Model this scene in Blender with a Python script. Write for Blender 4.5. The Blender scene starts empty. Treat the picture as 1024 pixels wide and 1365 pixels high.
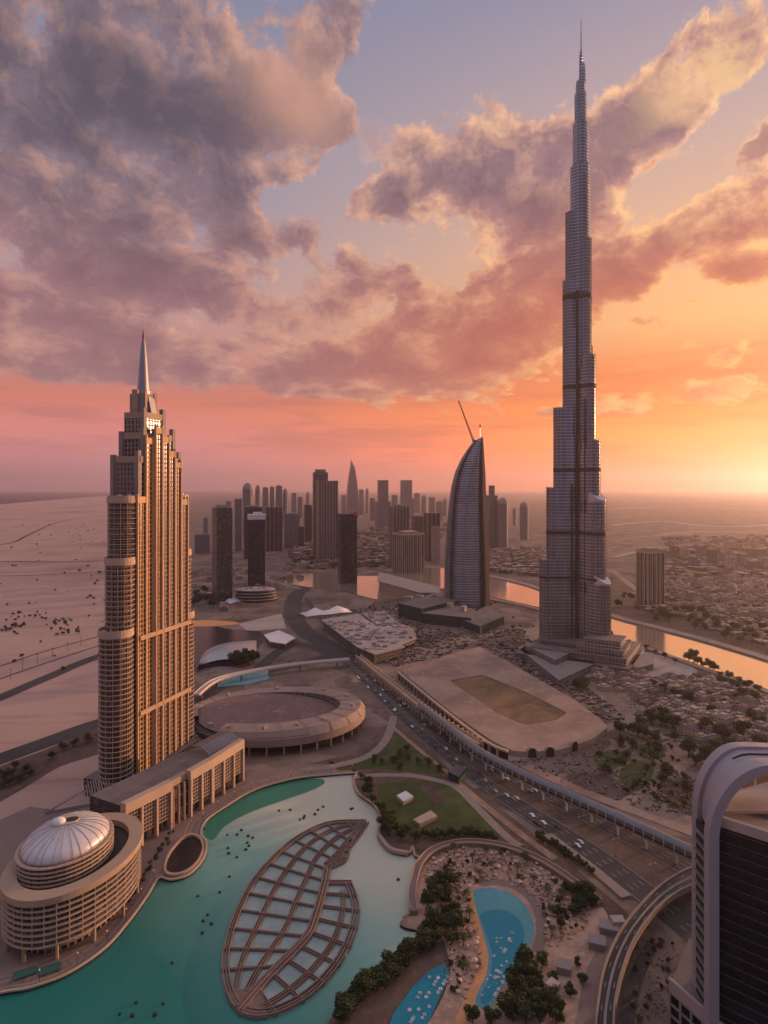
import bpy, bmesh, math, random
from mathutils import Vector, noise as mnoise

# ---------------------------------------------------------------- camera
S = bpy.context.scene
COL = S.collection
HC, F = 210.0, 820.0            # eye height (m), focal length in photo pixels
HX, HY = 512.0, 650.0           # vanishing point of the view direction on the photo
cam_d = bpy.data.cameras.new('camera')
cam = bpy.data.objects.new('camera', cam_d)
COL.objects.link(cam)
cam.location = (0, 0, HC)
cam.rotation_euler = (math.radians(90), 0, 0)
cam_d.sensor_fit = 'AUTO'
cam_d.sensor_width = 36.0
cam_d.lens = F / 1365 * 36.0
cam_d.shift_y = (HY - 682.5) / 1365
cam_d.clip_start = 1.0
cam_d.clip_end = 200000
S.camera = cam

# ---------------------------------------------------------------- light, exposure
SUN_AZ, SUN_EL = 60.0, 5.5      # degrees: azimuth to the right of the view direction, elevation
S.view_settings.view_transform = 'Standard'
S.view_settings.look = 'None'
S.view_settings.gamma = 1.0
S.view_settings.exposure = 0.33
S.view_settings.use_curve_mapping = False
S.cycles.use_denoising = True
S.cycles.max_bounces = 6
S.cycles.diffuse_bounces = 2
S.cycles.glossy_bounces = 3
S.cycles.transmission_bounces = 3
S.cycles.volume_bounces = 2
S.cycles.caustics_reflective = False
S.cycles.caustics_refractive = False
sun_d = bpy.data.lights.new('sun', 'SUN')
sun_d.energy = 5.0
sun_d.angle = math.radians(0.6)
sun_d.color = (1.0, 0.53, 0.29)
sun = bpy.data.objects.new('sun', sun_d)
COL.objects.link(sun)
_a, _e = math.radians(SUN_AZ), math.radians(SUN_EL)
sun.rotation_euler = Vector((math.sin(_a) * math.cos(_e), math.cos(_a) * math.cos(_e), math.sin(_e))).to_track_quat('Z', 'Y').to_euler()

def lin(r, g, b):
    f = lambda c: ((c / 255 + 0.055) / 1.055) ** 2.4 if c > 10 else c / 255 / 12.92
    return (f(r), f(g), f(b), 1.0)

class NG:
    """Small helper that wires shader nodes."""
    def __init__(self, tree):
        self.t = tree; self.n = tree.nodes; self.l = tree.links
    def new(self, kind, **kw):
        nd = self.n.new(kind)
        for k, v in kw.items(): setattr(nd, k, v)
        return nd
    def put(self, sock, v):
        if isinstance(v, bpy.types.NodeSocket): self.l.new(v, sock)
        elif v is not None: sock.default_value = v
    def m(self, op, a, b=None, c=None, clamp=False):
        nd = self.new('ShaderNodeMath', operation=op, use_clamp=clamp)
        for i, v in enumerate((a, b, c)): self.put(nd.inputs[i], v)
        return nd.outputs[0]
    def vm(self, op, a, b=None, scale=None):
        nd = self.new('ShaderNodeVectorMath', operation=op)
        self.put(nd.inputs[0], a); self.put(nd.inputs[1], b)
        if scale is not None: self.put(nd.inputs['Scale'], scale)
        return nd.outputs[0]
    def mix(self, f, a, b, mode='MIX'):
        nd = self.new('ShaderNodeMix', data_type='RGBA', blend_type=mode)
        self.put(nd.inputs['Factor'], f); self.put(nd.inputs[6], a); self.put(nd.inputs[7], b)
        return nd.outputs[2]
    def ramp(self, f, stops, interp='LINEAR'):
        nd = self.new('ShaderNodeValToRGB'); cr = nd.color_ramp; cr.interpolation = interp
        while len(cr.elements) < len(stops): cr.elements.new(0.5)
        for e, (p, c) in zip(cr.elements, stops):
            e.position = p; e.color = c if len(c) == 4 else (*c, 1)
        self.put(nd.inputs[0], f)
        return nd.outputs[0]
    def sm(self, v, a, b, clamp=True):
        nd = self.new('ShaderNodeMapRange', interpolation_type='SMOOTHSTEP')
        self.put(nd.inputs[0], v); nd.inputs[1].default_value = a; nd.inputs[2].default_value = b
        return nd.outputs[0]
    def noise(self, vec, scale, detail=4, rough=0.55, dim='3D', lac=2.0, dist=0.0):
        nd = self.new('ShaderNodeTexNoise', noise_dimensions=dim)
        self.put(nd.inputs['Vector'], vec); nd.inputs['Scale'].default_value = scale
        nd.inputs['Detail'].default_value = detail; nd.inputs['Roughness'].default_value = rough
        nd.inputs['Lacunarity'].default_value = lac; nd.inputs['Distortion'].default_value = dist
        return nd.outputs['Fac']
    def comb(self, x, y, z=0.0):
        nd = self.new('ShaderNodeCombineXYZ')
        for i, v in enumerate((x, y, z)): self.put(nd.inputs[i], v)
        return nd.outputs[0]
    def sep(self, v):
        nd = self.new('ShaderNodeSeparateXYZ'); self.put(nd.inputs[0], v)
        return nd.outputs

# ---------------------------------------------------------------- sky
def build_sky():
    w = bpy.data.worlds.new('World'); S.world = w; w.use_nodes = True
    t = w.node_tree; t.nodes.clear(); g = NG(t)
    out = g.new('ShaderNodeOutputWorld'); bg = g.new('ShaderNodeBackground')
    tc = g.new('ShaderNodeTexCoord')
    d = tc.outputs['Generated']
    x, y, z = g.sep(d)
    hyp = g.m('SQRT', g.m('ADD', g.m('MULTIPLY', x, x), g.m('MULTIPLY', y, y)))
    az = g.m('MULTIPLY', g.m('ARCTAN2', x, y), 180 / math.pi)      # degrees, right positive
    el = g.m('MULTIPLY', g.m('ARCTAN2', z, hyp), 180 / math.pi)
    def AE(px, py):
        u, v = (px - HX) / F, (HY - py) / F
        return math.degrees(math.atan(u)), math.degrees(math.atan2(v, math.hypot(1, u)))
    # wind-torn outlines: bend the directions a little before placing the cloud masses
    lg = g.m('MULTIPLY', g.m('LOGARITHM', g.m('ADD', 1.0, g.m('DIVIDE', g.m('MAXIMUM', el, 0.0), 20.0)), math.e), 1.87)
    wv = g.comb(g.m('DIVIDE', az, 30.0), lg, 1.3)
    wn = g.new('ShaderNodeTexNoise', noise_dimensions='3D')
    g.put(wn.inputs['Vector'], wv); wn.inputs['Scale'].default_value = 3.2; wn.inputs['Detail'].default_value = 5; wn.inputs['Roughness'].default_value = 0.6
    wr, wg_, wb = g.sep(wn.outputs['Color'])
    az0, el0 = az, el
    azw = g.m('ADD', az, g.m('MULTIPLY', g.m('SUBTRACT', wr, 0.5), 9.0))
    elw = g.m('ADD', el, g.m('MULTIPLY', g.m('MULTIPLY', g.m('SUBTRACT', wg_, 0.5), 7.0), g.sm(el, 2.0, 16.0)))
    # clear air: two elevation ramps, mauve away from the sun, orange towards it
    e01 = g.m('DIVIDE', g.m('ADD', el, 2.0), 92.0, clamp=True)
    P = lambda deg: (deg + 2) / 92
    cool = g.ramp(e01, [(P(-2), lin(120, 92, 104)), (P(1), lin(150, 104, 116)), (P(4), lin(190, 116, 112)), (P(7.5), lin(212, 122, 102)),
                        (P(11), lin(205, 146, 138)), (P(17), lin(190, 158, 160)), (P(25), lin(158, 152, 170)), (P(40), lin(132, 138, 164)), (P(52), lin(206, 196, 214)), (P(90), lin(222, 214, 232))])  # last stops of both ramps: unseen zenith brightened to light the ground
    warm = g.ramp(e01, [(P(-2), lin(225, 110, 66)), (P(0.5), lin(246, 108, 56)), (P(3.5), lin(255, 118, 30)), (P(6.5), lin(255, 134, 42)), (P(10), lin(252, 140, 74)),
                        (P(14), lin(252, 186, 122)), (P(20), lin(242, 188, 148)), (P(28), lin(206, 176, 170)), (P(38), lin(156, 150, 172)), (P(52), lin(212, 198, 208)), (P(90), lin(222, 214, 230))])
    aw = g.m('MULTIPLY', g.sm(az, -24, 27), g.m('SUBTRACT', 1.0, g.sm(az, 80, 150)))
    air = g.mix(aw, cool, warm)
    # the glow of the sun behind the haze
    def blob(px, py, sx, sy, rot=0, az=None, el=None):
        az = az0 if az is None else az; el = el0 if el is None else el
        a0, e0 = AE(px, py); k = 180 / math.pi / F
        da, de = g.m('SUBTRACT', az, a0), g.m('SUBTRACT', el, e0)
        c, s_ = math.cos(math.radians(rot)), math.sin(math.radians(rot))
        u = g.m('ADD', g.m('MULTIPLY', da, c / (sx * k)), g.m('MULTIPLY', de, s_ / (sx * k)))
        v = g.m('ADD', g.m('MULTIPLY', da, -s_ / (sy * k)), g.m('MULTIPLY', de, c / (sy * k)))
        r2 = g.m('ADD', g.m('MULTIPLY', u, u), g.m('MULTIPLY', v, v))
        return g.m('POWER', 2.718, g.m('MULTIPLY', r2, -1.0))
    glow = g.m('ADD', g.m('MULTIPLY', blob(960, 590, 190, 45), 0.22), g.m('MULTIPLY', blob(1000, 400, 140, 60), 0.14))
    air = g.mix(1.0, air, g.mix(glow, (0, 0, 0, 1), (1.0, 0.46, 0.12, 1)), 'ADD')
    boost = g.m('ADD', 1.0, g.m('MULTIPLY', g.m('SUBTRACT', 1.0, g.sm(el, 1.0, 10.0)), 0.95))
    air = g.vm('SCALE', air, scale=boost)
    # cloud masses (direction, spread, amount): what this evening's sky held
    masses = [(150, 90, 300, 110, -8, 1.0), (330, 150, 150, 95, 0, .75), (250, 205, 130, 60, 0, .5), (440, 40, 75, 75, 45, .5), (480, 20, 60, 60, 40, .5), (620, 120, 60, 60, 30, .45), (720, 260, 60, 40, 0, .35),
              (600, 210, 120, 75, 25, .85), (690, 235, 120, 60, 0, .55), (640, 110, 40, 60, -20, .35), (530, 235, 60, 50, 0, .35),
              (880, 150, 125, 46, 38, .95), (800, 220, 80, 60, 30, .55), (960, 80, 40, 40, 40, .4),
              (250, 310, 120, 40, 5, .6), (100, 310, 80, 40, 0, .65), (30, 370, 110, 45, 0, .55), (410, 335, 45, 28, 0, .6),
              (240, 430, 340, 75, 0, .85), (510, 380, 60, 42, 0, .6), (640, 420, 90, 60, 0, .8), (720, 360, 70, 70, 30, .7), (530, 470, 260, 55, 0, .6),
              (900, 300, 110, 36, 25, .85), (1000, 285, 50, 28, 15, .6), (830, 380, 100, 40, 20, .55), (990, 370, 50, 22, 10, .7), (910, 455, 45, 14, 15, .6),
              (990, 460, 50, 14, 15, .5), (910, 525, 210, 22, 4, .75), (300, 505, 420, 26, 0, .5), (730, 550, 120, 14, 0, .3), (1150, 200, 130, 120, 0, .6), (-250, 250, 240, 200, 0, .8), (1010, 205, 25, 8, 30, .8),
              (560, 70, 70, 60, 20, -.8), (480, 190, 26, 90, -25, -.7), (700, 60, 110, 60, 0, -.7), (420, 260, 80, 26, 20, -.6), (60, 50, 26, 40, 30, -.5),
              (560, 330, 60, 26, 0, -.6), (930, 230, 80, 26, 30, -.5), (230, 330, 18, 14, 0, -.2), (950, 420, 110, 30, 10, -.45), (700, 330, 60, 20, 20, -.3)]
    tot = None
    for (px, py, sx, sy, rot, am) in masses:
        b = g.m('MULTIPLY', blob(px, py, sx, sy, rot, azw, elw), am)
        tot = b if tot is None else g.m('ADD', tot, b)
    # fractal break-up; the sheet of cloud is seen flatter towards the horizon
    def fbm(offx, offz, detail):
        px_ = g.m('ADD', g.m('DIVIDE', az, 30.0), offx)
        py_ = g.m('ADD', lg, offz)
        v = g.comb(px_, py_, 3.7)
        big = g.noise(v, 2.6, detail, 0.60, lac=2.1, dist=0.15)
        return big
    def puff(ox, oy):
        vo = g.new('ShaderNodeTexVoronoi', voronoi_dimensions='2D', feature='F1'); vo.normalize = True
        wv2 = g.comb(g.m('ADD', g.m('DIVIDE', az, 30.0), g.m('ADD', ox, g.m('MULTIPLY', wr, 0.35))), g.m('ADD', lg, g.m('ADD', oy, g.m('MULTIPLY', wb, 0.35))), 0.0)
        g.put(vo.inputs['Vector'], wv2); vo.inputs['Scale'].default_value = 5.0; vo.inputs['Detail'].default_value = 3.0; vo.inputs['Roughness'].default_value = 0.55; vo.inputs['Lacunarity'].default_value = 2.3
        return g.m('SUBTRACT', 1.0, vo.outputs['Distance'])
    n0 = g.m('ADD', g.m('MULTIPLY', fbm(0, 0, 10), 0.62), g.m('MULTIPLY', puff(0, 0), 0.38))
    n1 = g.m('ADD', g.m('MULTIPLY', fbm(0.030, 0.022, 8), 0.62), g.m('MULTIPLY', puff(0.030, 0.022), 0.38))
    n2 = g.noise(g.comb(g.m('DIVIDE', az, 22.0), g.m('DIVIDE', el, 13.0), 9.1), 3.2, 7, 0.62)
    low = g.sm(el, 3.0, 9.0)
    amt = g.m('ADD', g.m('MULTIPLY', g.m('SUBTRACT', n0, 0.60), 3.5), g.m('MULTIPLY', g.m('SUBTRACT', n2, 0.5), 1.0))
    dens = g.m('ADD', g.m('SUBTRACT', g.m('MINIMUM', tot, g.m('ADD', 0.72, g.m('MULTIPLY', tot, 0.20))), 0.45), g.m('MULTIPLY', amt, g.m('ADD', 0.22, g.m('MULTIPLY', low, 0.68))))
    cov = g.m('MULTIPLY', g.sm(dens, -0.02, 0.24), g.sm(el, 1.5, 7.0))
    thick = g.sm(dens, 0.08, 0.85)
    aw2 = g.m('MULTIPLY', g.sm(az, -22, 34), g.m('SUBTRACT', 1.0, g.sm(az, 80, 150)))
    lit = g.m('MULTIPLY', g.m('SUBTRACT', n0, n1), g.m('ADD', 8.0, g.m('MULTIPLY', aw2, 5.0)))
    edge = g.m('SUBTRACT', 1.0, g.sm(dens, 0.08, 0.55))
    litm = g.m('MULTIPLY', g.m('ADD', g.m('MULTIPLY', lit, 0.8), g.m('MULTIPLY', edge, g.m('ADD', 0.28, g.m('MULTIPLY', aw2, 0.62)))), g.m('SUBTRACT', 1.0, g.m('MULTIPLY', thick, 0.82)), clamp=True)
    hi = g.sm(el, 12, 28)
    shadow_c = g.mix(aw2, g.mix(hi, lin(142, 102, 110), lin(92, 84, 98)), g.mix(hi, lin(206, 104, 74), lin(132, 104, 118)))
    mid_c = g.mix(aw2, g.mix(hi, lin(166, 122, 126), lin(138, 120, 132)), g.mix(hi, lin(238, 136, 84), lin(186, 138, 138)))
    lit_c = g.mix(aw2, lin(236, 178, 154), g.mix(hi, (1.15, 0.56, 0.17, 1), (1.15, 0.66, 0.36, 1)))
    cc = g.mix(thick, mid_c, shadow_c)
    cc = g.mix(litm, cc, lit_c)
    # broad warm light inside the high cloud's right flank
    cc = g.mix(g.m('MULTIPLY', blob(395, 125, 75, 48, -25), g.m('ADD', 0.25, n2)), cc, lin(218, 164, 142))
    cc = g.mix(g.m('MULTIPLY', blob(955, 100, 75, 60, 40), g.m('MULTIPLY', g.sm(n2, .42, .60), .85)), cc, lin(255, 206, 152))
    # small broken cloudlets in the open sky, thin streaks low down
    n4 = g.noise(g.comb(g.m('DIVIDE', az, 14.0), g.m('MULTIPLY', lg, 2.3), 5.5), 3.0, 8, 0.6)
    lets = g.m('MULTIPLY', g.m('MULTIPLY', g.sm(n4, 0.54, 0.66), g.sm(el, 8, 13)), g.m('SUBTRACT', 1.0, g.sm(el, 24, 33)))
    let_c = g.mix(aw2, lin(186, 140, 138), lin(236, 142, 96))
    air = g.mix(g.m('MULTIPLY', lets, 0.8), air, g.mix(g.sm(n4, .58, .70), lit_c, let_c))
    n5 = g.noise(g.comb(g.m('DIVIDE', az, 36.0), g.m('DIVIDE', el, 3.4), 2.2), 2.6, 7, 0.6, dist=0.4)
    streak = g.m('MULTIPLY', g.m('MULTIPLY', g.sm(n5, 0.44, 0.66), g.sm(el, 0.5, 3.5)), g.m('SUBTRACT', 1.0, g.sm(el, 9, 13)))
    air = g.mix(g.m('MULTIPLY', streak, 0.62), air, g.mix(aw2, lin(190, 118, 112), lin(244, 118, 62)))
    cov = g.m('MULTIPLY', cov, g.m('SUBTRACT', 1.0, g.sm(el, 42, 56)))
    sky = g.mix(cov, air, cc)
    # the sky opposite the sunset is dim and bluish
    back = g.m('MULTIPLY', g.sm(g.m('ABSOLUTE', az), 75, 140), g.m('SUBTRACT', 1.0, g.sm(el, 30, 60)))
    sky = g.mix(back, sky, lin(112, 112, 142))
    gs = g.new('ShaderNodeTexSky', sky_type='NISHITA')
    gs.sun_disc = False; gs.sun_elevation = math.radians(SUN_EL); gs.sun_rotation = math.radians(SUN_AZ)
    gs.altitude = 200; gs.dust_density = 3.0
    nish = g.mix(1.0, gs.outputs[0], (0.05, 0.05, 0.05, 1), 'MULTIPLY')
    sky = g.mix(0.08, sky, nish)
    g.l.new(sky, bg.inputs['Color']); bg.inputs['Strength'].default_value = 0.80
    g.l.new(bg.outputs[0], out.inputs['Surface'])
    w.cycles.sampling_method = 'MANUAL'; w.cycles.sample_map_resolution = 512
build_sky()

# ---------------------------------------------------------------- helpers
R = random.Random(7)
PI = math.pi

def g(px, py, z=0.0):
    """Point at height z that the photo shows at pixel (px, py)."""
    Y = (HC - z) * F / (py - HY)
    return ((px - HX) / F * Y, Y)
def gl(pts, z=0.0): return [g(x, y, z) for x, y in pts]
def zat(py, Y): return HC + (HY - py) * Y / F
def xat(px, Y): return (px - HX) / F * Y

def catmull(pts, n=6, closed=False):
    out = []; N = len(pts); rng = range(N if closed else N - 1)
    P = lambda i: pts[i % N] if closed else pts[min(max(i, 0), N - 1)]
    for i in rng:
        p0, p1, p2, p3 = P(i - 1), P(i), P(i + 1), P(i + 2)
        for k in range(n):
            t = k / n; t2 = t * t; t3 = t2 * t
            out.append(tuple(0.5 * (2 * b + (c - a) * t + (2 * a - 5 * b + 4 * c - d) * t2 + (3 * b - a - 3 * c + d) * t3)
                             for a, b, c, d in zip(p0, p1, p2, p3)))
    if not closed: out.append(tuple(pts[-1]))
    return out
def ellipse(cx, cy, a, b, rot=0.0, n=40):
    c, s = math.cos(rot), math.sin(rot)
    return [(cx + a * math.cos(t) * c - b * math.sin(t) * s, cy + a * math.cos(t) * s + b * math.sin(t) * c) for t in (2 * PI * i / n for i in range(n))]
def area(p): return 0.5 * sum(p[i][0] * p[(i + 1) % len(p)][1] - p[(i + 1) % len(p)][0] * p[i][1] for i in range(len(p)))
def inside(p, poly):
    x, y = p; r = False; j = len(poly) - 1
    for i in range(len(poly)):
        xi, yi = poly[i]; xj, yj = poly[j]
        if (yi > y) != (yj > y) and x < (xj - xi) * (y - yi) / (yj - yi) + xi: r = not r
        j = i
    return r
def offset_line(pts, d):
    out = []
    for i, p in enumerate(pts):
        a = pts[max(i - 1, 0)]; b = pts[min(i + 1, len(pts) - 1)]
        dx, dy = b[0] - a[0], b[1] - a[1]; L = math.hypot(dx, dy) or 1
        out.append((p[0] - dy / L * d, p[1] + dx / L * d))
    return out
def resample(pts, step):
    out = [pts[0]]; acc = 0.0
    for a, b in zip(pts, pts[1:]):
        L = math.dist(a, b)
        while acc + L >= step:
            t = (step - acc) / L; a = tuple(u + (v - u) * t for u, v in zip(a, b)); out.append(a); L = math.dist(a, b); acc = 0.0
        acc += L
    return out
class Fr:
    """Local frame on the ground: (u, v) -> world X, Y."""
    def __init__(s, ox, oy, ang): s.o = (ox, oy); s.c, s.s = math.cos(ang), math.sin(ang); s.a = ang
    def __call__(s, u, v): return (s.o[0] + u * s.c - v * s.s, s.o[1] + u * s.s + v * s.c)

class MB:
    def __init__(s): s.v = []; s.f = []; s.m = []; s.uv = []
    def face(s, pts, m=0, uv=None):
        i = len(s.v); s.v += [tuple(p) for p in pts]; s.f.append(tuple(range(i, i + len(pts)))); s.m.append(m)
        s.uv.append(uv or [(p[0], p[1]) for p in pts])
    def prism(s, poly, z0, z1, m=0, mt=None, bottom=False, top=True, u0=0.0):
        if area(poly) < 0: poly = poly[::-1]
        u = u0; n = len(poly)
        for i in range(n):
            a, b = poly[i], poly[(i + 1) % n]; L = math.dist(a, b)
            s.face([(*a, z0), (*b, z0), (*b, z1), (*a, z1)], m, [(u, z0), (u + L, z0), (u + L, z1), (u, z1)]); u += L
        if top: s.face([(*p, z1) for p in poly], m if mt is None else mt)
        if bottom: s.face([(*p, z0) for p in poly[::-1]], m if mt is None else mt)
    def box(s, fr, u0, u1, v0, v1, z0, z1, m=0, mt=None, bottom=False):
        s.prism([fr(u0, v0), fr(u1, v0), fr(u1, v1), fr(u0, v1)], z0, z1, m, mt, bottom)
    def loft(s, secs, m=0, closed=True, cap=True):
        n = len(secs[0])
        for A, B in zip(secs, secs[1:]):
            u = 0.0
            for i in range(n if closed else n - 1):
                j = (i + 1) % n; L = math.dist(A[i], A[j])
                s.face([A[i], A[j], B[j], B[i]], m, [(u, A[i][2]), (u + L, A[j][2]), (u + L, B[j][2]), (u, B[i][2])]); u += L
        if cap: s.face(list(secs[-1]), m); s.face(list(secs[0])[::-1], m)
    def lathe(s, cx, cy, prof, n=24, m=0):
        s.loft([[(cx + r * math.cos(2 * PI * i / n), cy + r * math.sin(2 * PI * i / n), z) for i in range(n)] for r, z in prof], m)
    def tube(s, path, r, n=6, m=0, cap=True):
        secs = []
        for i, p in enumerate(path):
            a = Vector(path[max(i - 1, 0)]); b = Vector(path[min(i + 1, len(path) - 1)])
            d = (b - a).normalized() if (b - a).length > 1e-6 else Vector((0, 0, 1))
            x = d.cross(Vector((0, 0, 1)));  x = x.normalized() if x.length > 1e-3 else Vector((1, 0, 0)); y = x.cross(d)
            rr = r[i] if isinstance(r, (list, tuple)) else r
            secs.append([tuple(Vector(p) + x * rr * math.cos(2 * PI * k / n) + y * rr * math.sin(2 * PI * k / n)) for k in range(n)])
        s.loft(secs, m, True, cap)
    def ribbon(s, L, Rr, z0, z1=None, m=0, ms=None, zl=None):
        """Strip between two polylines; with z1 a slab from z0 to z1 (lists allowed)."""
        n = len(L); zz = lambda z, i: z[i] if isinstance(z, (list, tuple)) else z
        top = z1 if z1 is not None else z0; u = 0.0
        for i in range(n - 1):
            d = math.dist(L[i], L[i + 1]); w = math.dist(L[i], Rr[i])
            s.face([(*L[i], zz(top, i)), (*Rr[i], zz(top, i)), (*Rr[i + 1], zz(top, i + 1)), (*L[i + 1], zz(top, i + 1))], m, [(0, u), (w, u), (w, u + d), (0, u + d)])
            if z1 is not None:
                k = m if ms is None else ms
                s.face([(*Rr[i], zz(z0, i)), (*Rr[i + 1], zz(z0, i + 1)), (*Rr[i + 1], zz(z1, i + 1)), (*Rr[i], zz(z1, i))], k, [(u, 0), (u + d, 0), (u + d, zz(z1, i)), (u, zz(z1, i))])
                s.face([(*L[i + 1], zz(z0, i + 1)), (*L[i], zz(z0, i)), (*L[i], zz(z1, i)), (*L[i + 1], zz(z1, i + 1))], k, [(u, 0), (u + d, 0), (u + d, zz(z1, i)), (u, zz(z1, i))])
                s.face([(*L[i + 1], zz(z0, i + 1)), (*Rr[i + 1], zz(z0, i + 1)), (*Rr[i], zz(z0, i)), (*L[i], zz(z0, i))], k)
            u += d
        if z1 is not None:
            k = m if ms is None else ms
            s.face([(*L[0], zz(z0, 0)), (*Rr[0], zz(z0, 0)), (*Rr[0], zz(z1, 0)), (*L[0], zz(z1, 0))], k)
            s.face([(*Rr[-1], zz(z0, -1)), (*L[-1], zz(z0, -1)), (*L[-1], zz(z1, -1)), (*Rr[-1], zz(z1, -1))], k)
    def path(s, pts, w, z0, z1=None, m=0, ms=None): s.ribbon(offset_line(pts, w / 2), offset_line(pts, -w / 2), z0, z1, m, ms)
    def ringwall(s, outer, inner, z0, z1, m=0, mt=None):
        n = len(outer); u = 0.0; mt = m if mt is None else mt
        for i in range(n):
            j = (i + 1) % n; d = math.dist(outer[i], outer[j])
            s.face([(*outer[i], z0), (*outer[j], z0), (*outer[j], z1), (*outer[i], z1)], m, [(u, z0), (u + d, z0), (u + d, z1), (u, z1)])
            s.face([(*inner[j], z0), (*inner[i], z0), (*inner[i], z1), (*inner[j], z1)], m, [(u + d, z0), (u, z0), (u, z1), (u + d, z1)])
            s.face([(*outer[i], z1), (*outer[j], z1), (*inner[j], z1), (*inner[i], z1)], mt)
            u += d
    def grid(s, p0, p1, z0, z1, bay, floor, d=0.5, m=0, rib=0.55, slab=0.35, ribs=True, slabs=True, nrm=None):
        """Piers and floor edges standing d proud of a flat facade from p0 to p1 (outward normal on the right of p0->p1)."""
        L = math.dist(p0, p1); ex, ey = (p1[0] - p0[0]) / L, (p1[1] - p0[1]) / L; nx, ny = ey, -ex
        q = lambda a, o: (p0[0] + ex * a + nx * o, p0[1] + ey * a + ny * o)
        n = max(1, round(L / bay))
        if ribs:
            for i in range(n + 1):
                a = L * i / n; s.prism([q(a - rib / 2, 0.02), q(a + rib / 2, 0.02), q(a + rib / 2, d), q(a - rib / 2, d)], z0, z1, m)
        if slabs:
            k = max(1, round((z1 - z0) / floor))
            for i in range(k + 1):
                z = z0 + (z1 - z0) * i / k
                s.prism([q(0, 0.02), q(L, 0.02), q(L, d * 0.8), q(0, d * 0.8)], z - slab / 2, z + slab / 2, m, bottom=True)
    def build(s, name, mats, parent=None, smooth=False, origin=None, link=True):
        me = bpy.data.meshes.new(name)
        ox, oy, oz = origin or (0, 0, 0)
        # weld coincident corners so that shading and masks stay clean
        idx = {}; vs = []; fs = []; keep = []
        for k, f in enumerate(s.f):
            q = []
            for i in f:
                p = s.v[i]; key = (round(p[0], 3), round(p[1], 3), round(p[2], 3))
                j = idx.get(key)
                if j is None: j = idx[key] = len(vs); vs.append((p[0] - ox, p[1] - oy, p[2] - oz))
                q.append(j)
            if len(set(q)) == len(q): fs.append(q); keep.append(k)
        me.from_pydata(vs, [], fs)
        mats = mats if isinstance(mats, (list, tuple)) else [mats]
        for m in mats: me.materials.append(m)
        me.polygons.foreach_set('material_index', [min(s.m[k], len(mats) - 1) for k in keep])
        uvl = me.uv_layers.new(name='UVMap')
        uvl.data.foreach_set('uv', [c for k in keep for p in s.uv[k] for c in p])
        if smooth: me.polygons.foreach_set('use_smooth', [True] * len(fs))
        me.update()
        o = bpy.data.objects.new(name, me)
        if origin: o.location = origin
        if link: COL.objects.link(o)
        if parent is not None:
            o.parent = parent
            if origin is None:
                o.location = (-parent.location[0], -parent.location[1], -parent.location[2])
        return o

def tag(o, label, cat, group=None, kind=None):
    if label: o['label'] = label
    if cat: o['category'] = cat
    if group: o['group'] = group
    if kind: o['kind'] = kind
    return o
def thing(name, label, cat, loc=(0, 0, 0), group=None):
    o = bpy.data.objects.new(name, None); COL.objects.link(o); o.location = loc; o.empty_display_size = 1.0
    return tag(o, label, cat, group)
def struct(o): o['kind'] = 'structure'; return o
def stuff(o, label, cat): tag(o, label, cat); o['kind'] = 'stuff'; return o
def dup(root, loc, rz=0.0, sc=1.0, label=None, group=None):
    r = root.copy(); COL.objects.link(r); r.location = loc; r.rotation_euler = (0, 0, rz)
    r.scale = sc if isinstance(sc, tuple) else (sc, sc, sc)
    if label: r['label'] = label
    if group: r['group'] = group
    for ch in root.children:
        c = ch.copy(); COL.objects.link(c); c.parent = r
        for gg in ch.children:
            d = gg.copy(); COL.objects.link(d); d.parent = c
    return r

# ---------------------------------------------------------------- materials
def mat(name, col, rough=0.8, var=0.25, scale=0.2, metal=0.0, spec=0.3, bump=0.0, objvar=0.0, streak=False):
    """Plain surface with uneven tone (weathering), in metres of the object's own space."""
    m = bpy.data.materials.new(name); m.use_nodes = True; t = m.node_tree; b = t.nodes['Principled BSDF']; G = NG(t)
    tc = G.new('ShaderNodeTexCoord'); v = tc.outputs['Object']
    if streak:
        mp = G.new('ShaderNodeMapping'); mp.inputs['Scale'].default_value = (1, 1, 0.12); G.l.new(v, mp.inputs[0]); v = mp.outputs[0]
    n = G.noise(v, scale, 6, 0.6)
    f = G.m('ADD', 1.0 - var, G.m('MULTIPLY', n, var * 2))
    if objvar:
        oi = G.new('ShaderNodeObjectInfo'); f = G.m('MULTIPLY', f, G.m('ADD', 1 - objvar, G.m('MULTIPLY', oi.outputs['Random'], objvar * 2)))
    c = G.vm('SCALE', (*col, ), scale=f); G.l.new(c, b.inputs['Base Color'])
    b.inputs['Roughness'].default_value = rough; b.inputs['Metallic'].default_value = metal; b.inputs['Specular IOR Level'].default_value = spec
    if bump:
        bp = G.new('ShaderNodeBump'); bp.inputs['Strength'].default_value = bump; G.l.new(n, bp.inputs['Height']); G.l.new(bp.outputs[0], b.inputs['Normal'])
    return m
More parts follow.
